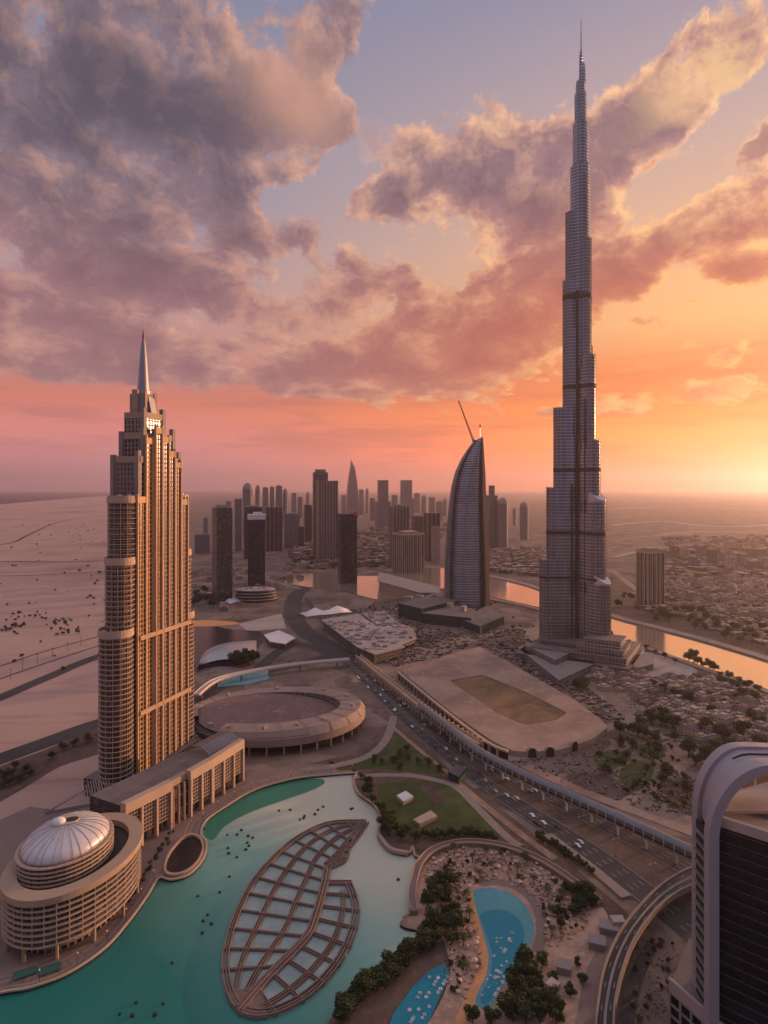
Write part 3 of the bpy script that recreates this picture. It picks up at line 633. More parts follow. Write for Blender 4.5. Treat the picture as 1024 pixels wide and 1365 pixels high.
# ---------------------------------------------------------------- hotel tower on the left
M['f_hotel'] = fac('hotel_facade', (0.36, 0.245, 0.17), (0.022, 0.016, 0.014), 3.1, 3.4, 0.74, 0.72, 0.75, 0.25, 0.7)
M['f_hotel_grey'] = fac('hotel_end_facade', (0.30, 0.235, 0.20), (0.022, 0.018, 0.018), 3.1, 3.4, 0.72, 0.74, 0.75, 0.25, 0.6)
M['f_drum'] = fac('round_bay_facade', (0.20, 0.13, 0.10), (0.026, 0.018, 0.016), 1.9, 3.4, 0.80, 0.80, 0.7, 0.22, 0.7)
def hotel_tower():
    fr = Fr(-170, 454, math.atan2(.949, .316)); f = lambda u, v: fr(u, -v)        # v towards the lake
    t = thing('hotel_tower', 'tall sand coloured stepped hotel tower with grey needle spire and round balcony bays', 'tower', (-170, 454, 0))
    def B(mb, u0, u1, v0, v1, z0, z1, m=0, mt=1): mb.prism([f(u0, v0), f(u1, v0), f(u1, v1), f(u0, v1)], z0, z1, m, mt)
    body = MB()
    B(body, -30, 28, -13, 7.5, 0, 203); B(body, -26, 20, -14, 7.8, 203, 231)
    B(body, -20, 14, -12, 7, 231, 248); B(body, -16, 6, -12, 4, 248, 263)
    body.build('shaft', [M['f_hotel_grey'], M['roof_light']], t)
    up = MB(); B(up, -11, 2, -12, 1, 263, 278); up.build('crown', [M['stone_grey'], M['roof']], t)
    gp = MB(); p = [f(-8, 1.2), f(-1.5, 1.2)]
    gp.face([(*f(-7, 4.2), 263), (*f(-1, 4.2), 263), (*f(-1, 1.1), 276), (*f(-7, 1.1), 276)]); gp.face([(*f(-7, 4.2), 263), (*f(-7, 1.1), 276), (*f(-7, 1.1), 263)]); gp.face([(*f(-1, 4.2), 263), (*f(-1, 1.1), 263), (*f(-1, 1.1), 276)])
    gp.build('sloped_glazing', M['metal'], t)
    gr = MB()
    for (u0, u1, v) in ((-11, -9, 1.6), (-1, 0.5, 1.6), (1, 2, 1.6)): B(gr, u0, u1, 0.5, v, 263, 279.5)
    for (u0, u1) in ((-12.4, -11.02), ): B(gr, u0, u1, -9, -4, 263, 281)
    gr.build('crown_pier', M['stone'], t)
    # bays on the lake side, each with its own height
    bays = [(-29, -20.5, 9.6, 202.5), (-19.5, -12.5, 9.0, 244), (-11.5, -4.5, 10.6, 252), (-3.5, 3.5, 10.2, 246), (4.5, 11.5, 9.4, 236), (12.5, 19, 9.2, 228), (20, 27.5, 9.0, 200)]
    for i, (u0, u1, v, z) in enumerate(bays):
        b = MB(); B(b, u0, u1, 7.2, v, 0, z, 0, 1)
        p0, p1 = f(u0, v), f(u1, v)
        b.grid(p0, p1, 6, z - 2, 3.1, 3.4, 0.42, 1, 0.42, 0.24)
        b.prism([f(u0 - .3, v - 1), f(u1 + .3, v - 1), f(u1 + .3, v + 1.0), f(u0 - .3, v + 1.0)], z - 3.2, z + 1.2, 1, 1, True)
        for uu in (u0, u1): b.prism([f(uu - .55, v - .5), f(uu + .55, v - .5), f(uu + .55, v + 1.3), f(uu - .55, v + 1.3)], 0, z + 3.0, 1)
        b.build('window_bay', [M['f_hotel'], M['sun_glow'] if i in (0, 1) else M['warm']], t)
    # the end wall towards the viewer and the back
    e = MB()
    for (u, va, vb, z0, z1) in ((-30, -13, 7.5, 0, 203), (-26, -14, 7.8, 203, 231), (-20, -12, 7, 231, 248), (-16, -12, 4, 248, 263)):
        e.grid(f(u, va), f(u, vb), z0 + 1, z1 - 3, 3.1, 3.4, 0.42, 0, 0.5, 0.22)
        e.prism([f(u - .7, va), f(u + .5, va), f(u + .5, vb), f(u - .7, vb)], z1 - 3.4, z1 + 1.0, 0, None, True)
    for (u0, u1, v, z0, z1) in ((-26, 20, 7.8, 203, 231), (-20, 14, 7, 231, 248), (-16, 6, 4, 248, 263)):
        e.grid(f(u0, v), f(u1, v), z0 + 1, z1 - 3, 3.1, 3.4, 0.42, 0, 0.5, 0.22)
        e.prism([f(u0, v - .5), f(u1, v - .5), f(u1, v + .8), f(u0, v + .8)], z1 - 3.4, z1 + 1.0, 0, None, True)
    e.build('end_frame', M['stone'], t)
    # parapets and corner pylons of the setbacks
    for (u, v, z0, z1) in ((-25, 7, 203, 236), (19, 7, 203, 237), (-19, 6.5, 231, 252), (13, 6.5, 231, 254), (-15, 3.5, 248, 267), (5.5, 3.5, 248, 268), (-26, -13, 203, 233), (-20, -11, 231, 250)):
        pl = MB(); B(pl, u - 1.6, u + 1.6, v - 1.6, v + 1.6, z0, z1); pl.build('corner_pylon', M['stone_grey'], t)
    # stacked round balcony bays at both ends
    for (u, v, r, z0, z1) in ((-38, 0, 10.4, 0, 113), (-34, 0, 9.2, 113, 161), (-30, -1, 9.6, 161, 203), (38, -4, 9.0, 0, 110), (34, -3, 8.2, 110, 160), (30, -3, 8.4, 160, 203)):
        c = f(u, v); d = MB(); N = 28
        d.prism(ellipse(*c, r, r, 0, N), z0, z1, 0, 1)
        k = round((z1 - z0) / 3.4)
        for i in range(1, k):
            z = z0 + (z1 - z0) * i / k; d.prism(ellipse(*c, r + .85, r + .85, 0, N), z - .18, z + .26, 1, 1, True)
        for i in range(N // 2):
            q = ellipse(*c, r + .3, r + .3, 0, N)[2 * i]; d.prism(ellipse(*q, .2, .2, 0, 4), z0, z1 - 1, 1)
        d.prism(ellipse(*c, r + 1.1, r + 1.1, 0, N), z1 - 3.2, z1 - .2, 1, 1, True)
        d.ringwall(ellipse(*c, r + .9, r + .9, 0, N), ellipse(*c, r + .4, r + .4, 0, N), z1 - .2, z1 + 1.6, 1)
        d.build('round_bay', [M['f_drum'], M['stone_light']], t)
        for (a_, s_) in ((0.4, 3.0), (2.2, 2.2), (4.4, 2.6)):
            q = (c[0] + 4 * math.cos(a_), c[1] + 4 * math.sin(a_)); eq = MB(); eq.prism(ellipse(*q, s_ * .6, s_ * .5, a_, 6), z1, z1 + 1 + s_ * .5); eq.build('roof_plant', M['white'], t)
    for z in (54, 106):
        bd = MB(); bd.prism([f(-28, 10.4), f(29, 10.4), f(29, 11.9), f(-28, 11.9)], z - 1.5, z + 1.5, 0, None, True); bd.build('belt_course', M['warm'], t)
    sp = MB(); c = f(-4.5, -5.5)
    sp.prism(ellipse(*c, 5.2, 5.2, 0, 20), 278, 280.5)
    sp.lathe(*c, [(4.3, 280.5), (3.5, 292), (2.5, 306), (1.5, 316), (1.0, 319)], 20); s_ = sp.build('spire', M['metal'], t)
    tip = MB(); tip.lathe(*c, [(1.0, 319), (.8, 321), (.25, 326)], 10)
    o = tip.build('spire_tip', M['red'], s_); o.location = (0, 0, 0)
    bs = MB(); bs.prism([f(-44, -22), f(34, -22), f(36, 14), f(-42, 16)], 0, 12, 0, 1); bs.build('base', [M['f_hotel_grey'], M['roof']], t)
hotel_tower()

# ---------------------------------------------------------------- hotel wing along the promenade
M['f_wing'] = fac('wing_facade', (0.14, 0.10, 0.08), (0.018, 0.015, 0.014), 1.9, 2.4, 0.85, 0.8, 0.8, 0.3, 0.7)
def hotel_wing():
    A = g(167, 1074, 29); Bp = g(325, 987, 29); L = math.dist(A, Bp)
    fr = Fr(A[0], A[1], math.atan2(Bp[1] - A[1], Bp[0] - A[0])); f = lambda u, v: fr(u, -v)   # v outwards to the lake
    t = thing('hotel_wing', 'long sand coloured arcade wing with lattice screens beside the lake promenade', 'building', (*A, 0))
    bulge = lambda u: 3.0 * math.sin(PI * u / L) - 1.0
    b = MB()
    b.prism([f(0, -1), f(L * .5, 1.2), f(L, -1), f(L, -24), f(0, -30)], 8, 28, 0, 1); b.build('block', [M['f_wing'], M['roof']], t)
    segs = [(0, 31), (47, 66), (67, 100)]
    for (u0, u1) in segs:
        u1 = min(u1, L); s = MB(); p0, p1 = f(u0, bulge(u0) + 1), f(u1, bulge(u1) + 1)
        s.prism([f(u0, bulge(u0) - 1), f(u1, bulge(u1) - 1), p1, p0], 8.5, 24.5, 1)
        s.grid(p0, p1, 8.5, 24.5, 1.9, 2.3, 0.5, 0, 0.24, 0.40)
        n = max(1, round((u1 - u0) / 11))
        for i in range(n + 1):
            u = u0 + (u1 - u0) * i / n; v = bulge(u) + 1
            s.prism([f(u - .7, v - 1), f(u + .7, v - 1), f(u + .7, v + 1.5), f(u - .7, v + 1.5)], 0, 25, 0)
        s.build('lattice_screen', [M['stone_light'], M['f_wing']], t)
        r = MB(); r.prism([f(u0 - .8, bulge(u0) - 2), f(u1 + .8, bulge(u1) - 2), f(u1 + .8, bulge(u1) + 2.4), f(u0 - .8, bulge(u0) + 2.4)], 24.5, 30.5, 0, None, True); r.build('parapet', M['stone_light'], t)
    q = MB(); q.prism([f(31, 1), f(47, 1), f(47, -3), f(31, -3)], 25, 29, 0, None, True)
    for u in (33.5, 38, 42.5): q.prism(ellipse(*f(u, 2.4), .8, .8, 0, 10), 0, 25)
    for z in (9, 17): q.prism([f(31, 1.5), f(47, 1.5), f(47, -2), f(31, -2)], z, z + .8, 0, None, True)
    q.build('entrance_bay', M['stone'], t)
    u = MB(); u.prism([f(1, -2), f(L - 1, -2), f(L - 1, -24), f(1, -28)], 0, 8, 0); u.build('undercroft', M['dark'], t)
    # louvred, curling roof at the far end and the striped canopy at the near end
    lv = MB(); n = 16
    for i in range(n):
        uu = 70 + i * 1.9; pts = [(*f(uu, -24), 28.5), (*f(uu, -18), 33.5), (*f(uu, -10), 35), (*f(uu, -2), 31)]
        lv.tube(pts, 0.42, 4)
    lv.build('louvre_roof', M['metal'], t)
    cp = MB(); n = 26; P0, P1, P2 = g(60, 1078, 16), g(142, 1030, 16), g(150, 1062, 16)
    for i in range(n):
        k = i / (n - 1); a = (P0[0] + (P1[0] - P0[0]) * k, P0[1] + (P1[1] - P0[1]) * k); c = (P0[0] + (P2[0] - P0[0]) * k, P0[1] + (P2[1] - P0[1]) * k)
        cp.tube([(*a, 14 + 3 * k), (*c, 16)], 0.28, 4)
    cp.ribbon([P0, P1], [P0, P2], 12.5, 13.2, 1); cp.build('slatted_canopy', [M['metal'], M['stone_grey']], t)
    po = MB(); po.prism(gl([(55, 1085), (62, 1078), (150, 1062), (172, 1075), (150, 1110), (60, 1120)], 14), 0, 12.4, 0, 1)
    po.build('entrance_block', [M['stone'], M['roof']], t)
hotel_wing()

# ---------------------------------------------------------------- domed rotunda
def rotunda():
    cx, cy = -152, 304
    t = thing('domed_rotunda', 'round sand coloured building with latticed drum and silver dome by the lake', 'building', (cx, cy, 0))
    N = 72; rot = -0.18
    E = lambda a, b, x=cx, y=cy: ellipse(x, y, a, b, rot, N)
    d = MB(); d.prism(E(26.0, 35.0), 8, 26, 0, 1); d.build('drum', [M['f_wing'], M['dark']], t)
    s = MB()
    for i in range(8):
        z = 8.6 + i * 2.65; s.ringwall(E(27.0, 36.0), E(25.9, 34.9), z - .25, z + .30, 0); 
        s.ringwall(E(27.0, 36.0), E(25.9, 34.9), z + .301, z + .302, 0)
    for q in E(26.6, 35.6)[::2]: s.prism(ellipse(*q, .24, .24, 0, 4), 8, 27.2)
    s.build('lattice_screen', M['stone_light'], t)
    r = MB(); r.ringwall(E(27.8, 36.8), E(21.5, 29.5), 27.2, 30.2, 0); r.build('cornice', M['stone'], t)
    u = MB(); ux, uy = -157, 304
    U = lambda a, b: ellipse(ux, uy, a, b, rot, N)
    u.prism(U(19.5, 22.5), 26, 35.5, 0, 1)
    for i in range(5):
        z = 27.5 + i * 2.0; u.ringwall(U(20.6, 23.6), U(19.4, 22.4), z - .3, z + .35, 1)
    for q in U(20.1, 23.1)[::2]: u.prism(ellipse(*q, .25, .25, 0, 4), 26, 36)
    u.build('upper_drum', [M['f_wing'], M['stone_light']], t)
    dm = MB(); secs = []
    for k in range(9):
        a = k / 9 * PI / 2; secs.append([(x, y, 36 + 8.6 * math.sin(a)) for x, y in U(18.6 * math.cos(a), 21.6 * math.cos(a))])
    dm.loft(secs); dome = dm.build('dome', mat('dome_metal', (0.58, 0.55, 0.55), 0.45, 0.22, 0.35, metal=0.25), t, True)
    rb = MB()
    for i in range(28):
        th = 2 * PI * i / 28; pts = []
        for k in range(9):
            a = k / 9 * PI / 2; e = U(18.75 * math.cos(a), 21.75 * math.cos(a)); j = int(i / 28 * N) % N; pts.append((*e[j], 36 + 8.72 * math.sin(a)))
        rb.tube(pts, 0.10, 4)
    o = rb.build('dome_seam', M['stone_grey'], dome); o.location = (0, 0, 0)
    cap = MB(); cap.prism(ellipse(ux - 1, uy + 2, 6.0, 5.0, .3, 28), 43.4, 44.9, 0); cap.build('cap_ring', M['stone_light'], t)
    oc = MB(); oc.prism(ellipse(ux + 1.2, uy + 2.4, 3.3, 2.3, .3, 24), 44.7, 45.0); oc.build('oculus', M['dark'], t)
    kn = MB(); kn.lathe(ux - 3.6, uy - .2, [(3.0, 43.6), (3.2, 45.2), (2.2, 46.4), (.5, 46.9)], 20); k = kn.build('finial', M['white'], t, True)
    kr = MB(); kr.prism(ellipse(ux - 3.4, uy - .8, 2.9, 2.2, 0, 20), 43.0, 44.3); kr.build('finial_base', M['red'], t)
    for q in E(25.5, 34.5)[::6]:
        c = MB(); c.prism(ellipse(*q, .8, .8, 0, 10), 0, 8.2); c.build('column', M['stone'], t)
    b = MB(); b.prism(E(21, 29), 0, 8, 0); b.build('ground_floor', M['f_hotel_grey'], t)
rotunda()

# ---------------------------------------------------------------- oval basin in the promenade
def basin():
    px = [(220, 1166), (236, 1169), (254, 1161), (266, 1148), (272, 1132), (268, 1118), (256, 1113), (242, 1119), (228, 1134), (220, 1150)]
    o = catmull(gl(px, 1.6), 5, True); cx = sum(p[0] for p in o) / len(o); cy = sum(p[1] for p in o) / len(o)
    t = thing('oval_basin', 'dark egg shaped water basin with raised pale rim in the promenade', 'basin', (cx, cy, 1.5))
    inn = [(cx + (x - cx) * .90, cy + (y - cy) * .90) for x, y in o]
    a = MB(); a.ringwall(o, inn, 1.5, 2.9); a.build('rim', M['stone'], t)
    a = MB(); a.face([(*p, 1.62) for p in (inn if area(inn) > 0 else inn[::-1])]); a.build('water', M['pond'], t)
basin()

# ---------------------------------------------------------------- leaf shaped fountain in the lake
def leaf_fountain():
    out_l = [(319, 1352), (307, 1338), (297, 1312), (295, 1278), (300, 1252), (309, 1224), (330, 1181), (360, 1144), (392, 1117), (424, 1100), (450, 1094), (488, 1093.5)]
    out_r = [(319, 1352), (335, 1357), (358, 1356), (392, 1343), (424, 1321), (453, 1288), (472, 1253), (480, 1220), (478, 1198), (469.5, 1175)]
    head = [(488, 1093.5), (477, 1110), (468, 1128), (461, 1148), (440, 1158)]
    stem = [(319, 1347), (340, 1322), (362, 1298), (392, 1268), (412, 1245), (421, 1222), (428, 1198), (434, 1175), (437, 1155)]
    t = thing('leaf_fountain', 'large leaf shaped fountain of curved ribs and glassy basins in the turquoise lake', 'fountain', (*g(390, 1225), 0.2))
    K = 28
    def crv(px):
        p = catmull(gl(px, 1.0), 8); L = sum(math.dist(a, b) for a, b in zip(p, p[1:])); return resample(p, L / K)[:K] + [p[-1]]
    STc = crv(stem[:8])
    OL, OR, ST, HD = crv(out_l), crv(out_r), crv(stem), crv(head)
    rib_m = mat('fountain_bronze', (0.215, 0.145, 0.112), 0.65, 0.3, 0.6)
    pan_m = water('fountain_basin_water', lambda G, v: G.mix(G.noise(v, 0.09, 5), (0.10, 0.20, 0.19, 1), (0.48, 0.56, 0.52, 1)), 0.12, 0.06, 0.5)
    def bundle(mb, p, offs, w=0.6, z=1.5):
        for o, h in offs[::1]: mb.path(offset_line(p, o), w, 0.2, z + h)
    W_ = .55
    rim = MB(); bundle(rim, OL, ((-.6, .3), (-1.9, 0), (-3.1, .25))); bundle(rim, OR, ((.6, .3), (2.2, 0), (3.7, .25))); bundle(rim, HD, ((-.2, .3), (-1.7, 0), (-3.0, .2)))
    rim.build('rim', rib_m, t)
    def lerp(A, B, s): return [(a[0] + (b[0] - a[0]) * s, a[1] + (b[1] - a[1]) * s) for a, b in zip(A, B)]
    sm = MB(); bundle(sm, ST, ((0, .5), (1.6, .2), (-1.6, .2)), 1.0, 1.6); sm.build('stem', rib_m, t)
    # left lobe: three long ribs between rim and stem, crossed by straight ones
    STL = crv(stem + [(452, 1130), (478, 1102)])
    for s, wd in ((.36, 4), (.70, 4)):
        r = MB(); bundle(r, lerp(OL, STL, s)[2:], [((k - 1) * 1.1, .12 * (k % 2)) for k in range(3)], .38); r.build('rib', rib_m, t)
    for i in range(4, K - 1, 2):
        a, c = OL[i], STL[min(i + 1, K)]
        r = MB(); bundle(r, [a, ((a[0] + c[0]) / 2, (a[1] + c[1]) / 2), c], ((0, .2), (.8, 0)), .34); r.build('cross_rib', rib_m, t)
    r = MB(); bundle(r, lerp(OR, STc, .42)[3:K - 1], ((0, .15), (1.1, 0), (-1.1, 0)), .4); r.build('rib', rib_m, t)
    for i in range(4, K, 3):
        a, c = OR[i], STc[i]
        r = MB(); bundle(r, [a, c], ((0, .2), (.9, 0)), .4); r.build('cross_rib', rib_m, t)
    r = MB(); bundle(r, [OR[-1], STc[-1]], ((0, .3), (1.2, .1), (2.3, .2)), .55); r.build('rib', rib_m, t)
    for k in (.25, .5, .75):
        r = MB(); q = [HD[int(K * k)], STL[int(K * (1 - k * .25))]]; bundle(r, q, ((0, .1), (1.1, 0)), .6); r.build('rib', rib_m, t)
    hr = [g(486, 1095, 1), g(470, 1118, 1), g(452, 1140, 1), g(438, 1153, 1)]
    r = MB(); bundle(r, hr, [((k - 2) * 1.4, .1 * (k % 2)) for k in range(5)], .6); r.build('rib', rib_m, t)
    p = MB(); p.ribbon(OL, STL, 0.34); p.build('basin', pan_m, t)
    p = MB(); p.ribbon(STc, OR, 0.36); p.build('basin', pan_m, t)
    # base under the near point of the leaf
    b = MB(); tri = [OL[0], OL[1], OL[2], ST[4], OR[3], OR[2], OR[1]]; b.prism(tri, .3, 1.3); b.build('base', rib_m, t)
leaf_fountain()

# ---------------------------------------------------------------- oval arena-like hall in the middle
def oval_hall():
    cx, cy = g(372, 968, 14); Yf = g(400, 1012)[1]
    t = thing('oval_hall', 'low oval building with thick sand coloured roof ring around a pinkish brown court', 'building', (-110, 560, 0))
    N = 72; c = (-98, 553); rot = -0.30
    o = ellipse(*c, 82, 74, rot, N); i1 = ellipse(c[0] - 6, c[1] + 4, 66, 53, rot, N)
    # the ring is thickest and highest towards the viewer and the road
    r = MB(); secs = []
    hz = []
    for k in range(N):
        th = 2 * PI * k / N + rot; w = 0.5 + 0.5 * math.cos(th + 0.95); hz.append(6.5 + 13 * w)
    for k in range(N):
        if -2.75 < ((th_ := (2 * PI * k / N + rot + PI) % (2 * PI) - PI)) < -2.05: continue
        j = (k + 1) % N; A, B, C, D = o[k], o[j], i1[j], i1[k]; h0, h1 = hz[k], hz[j]
        m1 = ((A[0] * .82 + D[0] * .18), (A[1] * .82 + D[1] * .18)); m2 = ((B[0] * .82 + C[0] * .18), (B[1] * .82 + C[1] * .18))
        r.face([(*A, h0 * .42), (*B, h1 * .42), (*B, h1 * .72), (*A, h0 * .72)], 0, [(k * 5, 0), (k * 5 + 5, 0), (k * 5 + 5, 5), (k * 5, 5)])
        r.face([(*A, h0 * .72), (*B, h1 * .72), (*m2, h1), (*m1, h0)], 0); r.face([(*m1, h0), (*m2, h1), (*C, h1 - 1), (*D, h0 - 1)], 0)
        r.face([(*C, 5.5), (*D, 5.5), (*D, h0 - 1), (*C, h1 - 1)], 1, [(k * 5 + 5, 0), (k * 5, 0), (k * 5, 8), (k * 5 + 5, 8)])
        r.face([(*A, h0 * .42), (*D, h0 * .42), (*C, h1 * .42), (*B, h1 * .42)], 0)
    r.build('roof_ring', [mat('hall_roof', (0.30, 0.225, 0.18), 0.7, 0.3, 0.06), M['f_hotel_grey']], t, False)
    q = ellipse(*c, 79, 71, rot, N)
    for k in range(0, N, 2):
        cl = MB(); cl.prism(ellipse(*q[k], .8, .8, 0, 8), 0, hz[k] * .42); cl.build('column', M['stone'], t)
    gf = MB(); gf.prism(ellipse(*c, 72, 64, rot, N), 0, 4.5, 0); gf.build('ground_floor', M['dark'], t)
    ct = MB(); ct.face([(*p, 5.6) for p in ellipse(c[0] - 6, c[1] + 4, 67, 54, rot, N)])
    m = bpy.data.materials.new('pinkish_court'); m.use_nodes = True; G = NG(m.node_tree); bs = m.node_tree.nodes['Principled BSDF']; tc = G.new('ShaderNodeTexCoord')
    n1 = G.noise(tc.outputs['Object'], 0.05, 7, 0.65); n2 = G.noise(tc.outputs['Object'], 0.12, 6, 0.7, dist=1.5)
    G.l.new(G.mix(G.sm(n2, .55, .7), G.mix(n1, (0.12, 0.075, 0.066, 1), (0.26, 0.155, 0.135, 1)), (0.36, 0.26, 0.235, 1)), bs.inputs['Base Color']); bs.inputs['Roughness'].default_value = .9
    ct.build('court', m, t)
    for k in range(0, N, 3):
        if -2.8 < (2 * PI * k / N + rot + PI) % (2 * PI) - PI < -2.0: continue
        rs = MB(); A, D_ = o[k], i1[k]; m1 = (A[0] * .82 + D_[0] * .18, A[1] * .82 + D_[1] * .18)
        rs.tube([(*A, hz[k] * .74), (*m1, hz[k] + .1), (*D_, hz[k] - .8)], .22, 4); rs.build('roof_joint', M['stone_grey'], t)
    for k, s_ in ((50, 2.2), (53, 1.6), (58, 2.4), (62, 1.8), (66, 2.0), (2, 1.6), (8, 2.2), (14, 1.5), (22, 2.0), (30, 1.6)):
        pl = MB(); A, D_ = o[k], i1[k]; pl.prism(ellipse((A[0] + D_[0]) / 2, (A[1] + D_[1]) / 2, s_ * 1.4, s_, k, 4), hz[k] - 1.5, hz[k] + 1.6); pl.build('roof_plant', M['roof_light'], t)
    sk = MB(); pts = [(*p, h * .80) for p, h in zip(ellipse(*c, 81.0, 73.0, rot, N), hz)]; sk.tube(pts[40:64], .35, 4); sk.build('roof_seam', M['stone_grey'], t)
oval_hall()

# ---------------------------------------------------------------- the tallest tower
M['f_burj'] = fac('silver_cladding', (0.40, 0.41, 0.45), (0.09, 0.095, 0.12), 1.6, 4.0, 0.62, 0.58, 0.28, 0.10, 0.3, metal=0.75)
def burj():
    ax, ay = 246.0, 776.0
    t = thing('supertall_tower', 'tallest silver skyscraper with stepped rounded wings and thin needle mast', 'tower', (ax, ay, 0))
    def nose(ang, L0, L, w, n=7):
        c, s = math.cos(ang), math.sin(ang)
        pts = [(L0, -w)] + [(L - w * .9 + w * .9 * math.cos(a), w * math.sin(a)) for a in (-PI / 2 + PI * i / n for i in range(n + 1))] + [(L0, w)]
        return [(ax + u * c - v * s, ay + u * s + v * c) for u, v in pts]
    D = math.radians
    # (direction, reach, half width, top) : setbacks that wind upwards
    wings = {D(184): [(50, 8.5, 120), (41, 8.5, 210), (32, 8.0, 310), (20.0, 8, 470), (16.5, 7.5, 556)],
             D(-58): [(45, 9.0, 93), (38, 9.0, 193), (30, 8.5, 268), (23, 8.0, 374), (16.5, 7.5, 520), (12, 6.5, 600)],
             D(52): [(46, 9.0, 70), (42, 9.0, 160), (38, 8.5, 279), (31, 8.0, 391), (19.5, 7.5, 582), (15, 6.5, 648)]}
    fins = MB()
    for ang, tiers in wings.items():
        w_ = MB(); z0 = 0
        for i, (L, w, z1) in enumerate(tiers):
            w_.prism(nose(ang, 0, L, w), z0, z1, 0, 1)
            # slimmer side tubes that step a little lower
            for sd in (-1, 1):
                zt = z0 + (z1 - z0) * (.86 if sd < 0 else .62)
                c, s = math.cos(ang), math.sin(ang); bx, by = ax - s * sd * (w * .74), ay + c * sd * (w * .74)
                Ls = max(4, L - 9); q = [(0, -w * .45)] + [(Ls - w * .4 + w * .4 * math.cos(a), w * .45 * math.sin(a)) for a in (-PI / 2 + PI * k / 5 for k in range(6))] + [(0, w * .45)]
                w_.prism([(bx + u * c - v * s, by + u * s + v * c) for u, v in q], z0, zt, 0, 1)
            # mullion fins on the nose
            pts = nose(ang, L * .55, L + .35, w + .2, 10)
            for q in pts[1:-1]: fins.prism(ellipse(*q, .32, .32, ang, 4), z0, z1 + 1)
            z0 = z1
        w_.build('wing', [M['f_burj'], M['roof_light']], t)
    fins.build('mullion_fin', M['stone_grey'], t)
    for a_, d_, r_, zt in ((243, 13.5, 1.7, 455), (2, 13.5, 1.7, 390), (272, 20, 1.0, 320), (318, 19, 1.0, 285), (225, 17, .9, 215)):
        k = MB(); k.prism(ellipse(ax + d_ * math.cos(D(a_)), ay + d_ * math.sin(D(a_)), r_, r_, 0, 8), 0, zt); k.build('dark_recess', M['dark'], t)
    core = MB()
    for r0, z0, z1 in ((13, 0, 520), (11.5, 520, 615), (9.5, 615, 668), (7.5, 668, 706), (5.5, 706, 722)):
        core.prism(ellipse(ax + 2.0, ay, r0, r0, 0, 18), z0, z1, 0, 1)
    # upper spiral setbacks
    for ang, L, w, z1 in ((D(185), 11.0, 6, 614), (D(180), 7.0, 5, 668), (D(170), 4.0, 4, 717), (D(55), 11, 5, 705), (D(-50), 9, 5, 648)):
        core.prism(nose(ang, 0, L, w), 500, z1, 0, 1)
    core.build('core', [M['f_burj'], M['metal']], t)
    tp = MB(); cx = ax + 3.0
    tp.lathe(cx + 1.5, ay, [(4.2, 722), (3.6, 738), (2.6, 745)], 12); tp.lathe(cx - .6, ay, [(2.6, 722), (2.0, 755), (1.2, 762)], 10); tp.build('pinnacle', M['f_burj'], t)
    ms = MB(); ms.tube([(cx - .4, ay, 745), (cx - .4, ay, 780), (cx - .4, ay, 803)], [.9, .65, .3], 8); ms.build('mast', M['metal'], t)
    # dark plant floors that gird the tower
    for zb, h in ((98, 3), (154, 4.5), (232, 4.5), (336, 4.5), (449, 6)):
        b = MB()
        for ang, tiers in wings.items():
            L, w = next(((L, w) for L, w, z1 in tiers if z1 > zb), tiers[-1][:2]); b.prism(nose(ang, 0, L + .9, w + 2.2), zb - h / 2, zb + h / 2, 0, None, True)
        b.prism(ellipse(ax + 2, ay, 14, 14, 0, 18), zb - h / 2, zb + h / 2, 0, None, True)
        b.build('plant_floor', mat('belt_louvre', (0.055, 0.04, 0.04), 0.7, 0.3, 0.2), t)
    # pale sloping roofs on two setbacks of the near wing
    for L, w, z in ((45, 9.0, 93), (38, 9.0, 193)):
        ang = D(-58); n = nose(ang, L - 16, L, w); c, s = math.cos(ang), math.sin(ang); k = MB()
        us = [(p[0] - ax) * c + (p[1] - ay) * s for p in n]; hs = [z + 1.5 + 11 * (max(us) - q) / (max(us) - min(us)) for q in us]
        k.face([(*p, h) for p, h in zip(n, hs)])
        for i in range(len(n)):
            j = (i + 1) % len(n); k.face([(*n[i], z), (*n[j], z), (*n[j], hs[j]), (*n[i], hs[i])])
        k.build('sloped_roof', mat('pale_cladding', (0.55, 0.52, 0.52), 0.4, 0.1, 0.2), t)
    # podium: stacked decks with bright edges
    P = MB()
    F2 = Fr(ax, ay, -0.55)
    for (u0, u1, v0, v1, z0, z1) in ((-60, 70, -62, 40, 0, 8), (-45, 66, -54, 36, 8, 16), (10, 62, -50, -8, 16, 24), (18, 58, -46, -14, 24, 33), (-40, 10, -36, 30, 16, 22)):
        P.box(F2, u0, u1, v0, v1, z0, z1 - 1.4, 0, 2); P.box(F2, u0 - 1.2, u1 + 1.2, v0 - 1.2, v1 + 1.2, z1 - 1.4, z1, 1, 2, True)
    for i in range(5): P.box(F2, 12, 66, -58 + i * .7, -57.2 + i * .7, 4 + i * 6, 4.7 + i * 6, 1, 1, True)
    P.build('podium', [M['f_far_a'], M['stone_grey'], M['roof']], t)
    sf = MB()
    for i in range(15):
        u = 12 + i * 3.9
        q = F2(u, -58); sf.tube([(*q, 0), (*q, 34)], .15, 4)
    for k in range(9):
        z = 3.5 + k * 3.6; sf.tube([(*F2(11, -58), z), (*F2(68, -58), z), (*F2(71, -10), z)], .16, 4)
    sf.build('scaffold', M['stone_light'], t)
    W = MB(); W.prism(gl([(690, 862), (735, 845), (800, 880), (745, 905)], 9), 0, 8, 0, 1); W.prism(gl([(700, 860), (735, 848), (770, 866), (740, 880)], 14), 8, 14, 0, 1); W.build('side_pavilion', [M['f_far_a'], M['stone_grey']], t)
M['f_far_a'] = fac('grey_tower_facade', (0.17, 0.165, 0.175), (0.045, 0.048, 0.060), 3.0, 3.8, 0.6, 0.55, 0.7, 0.2, 0.6)
burj()

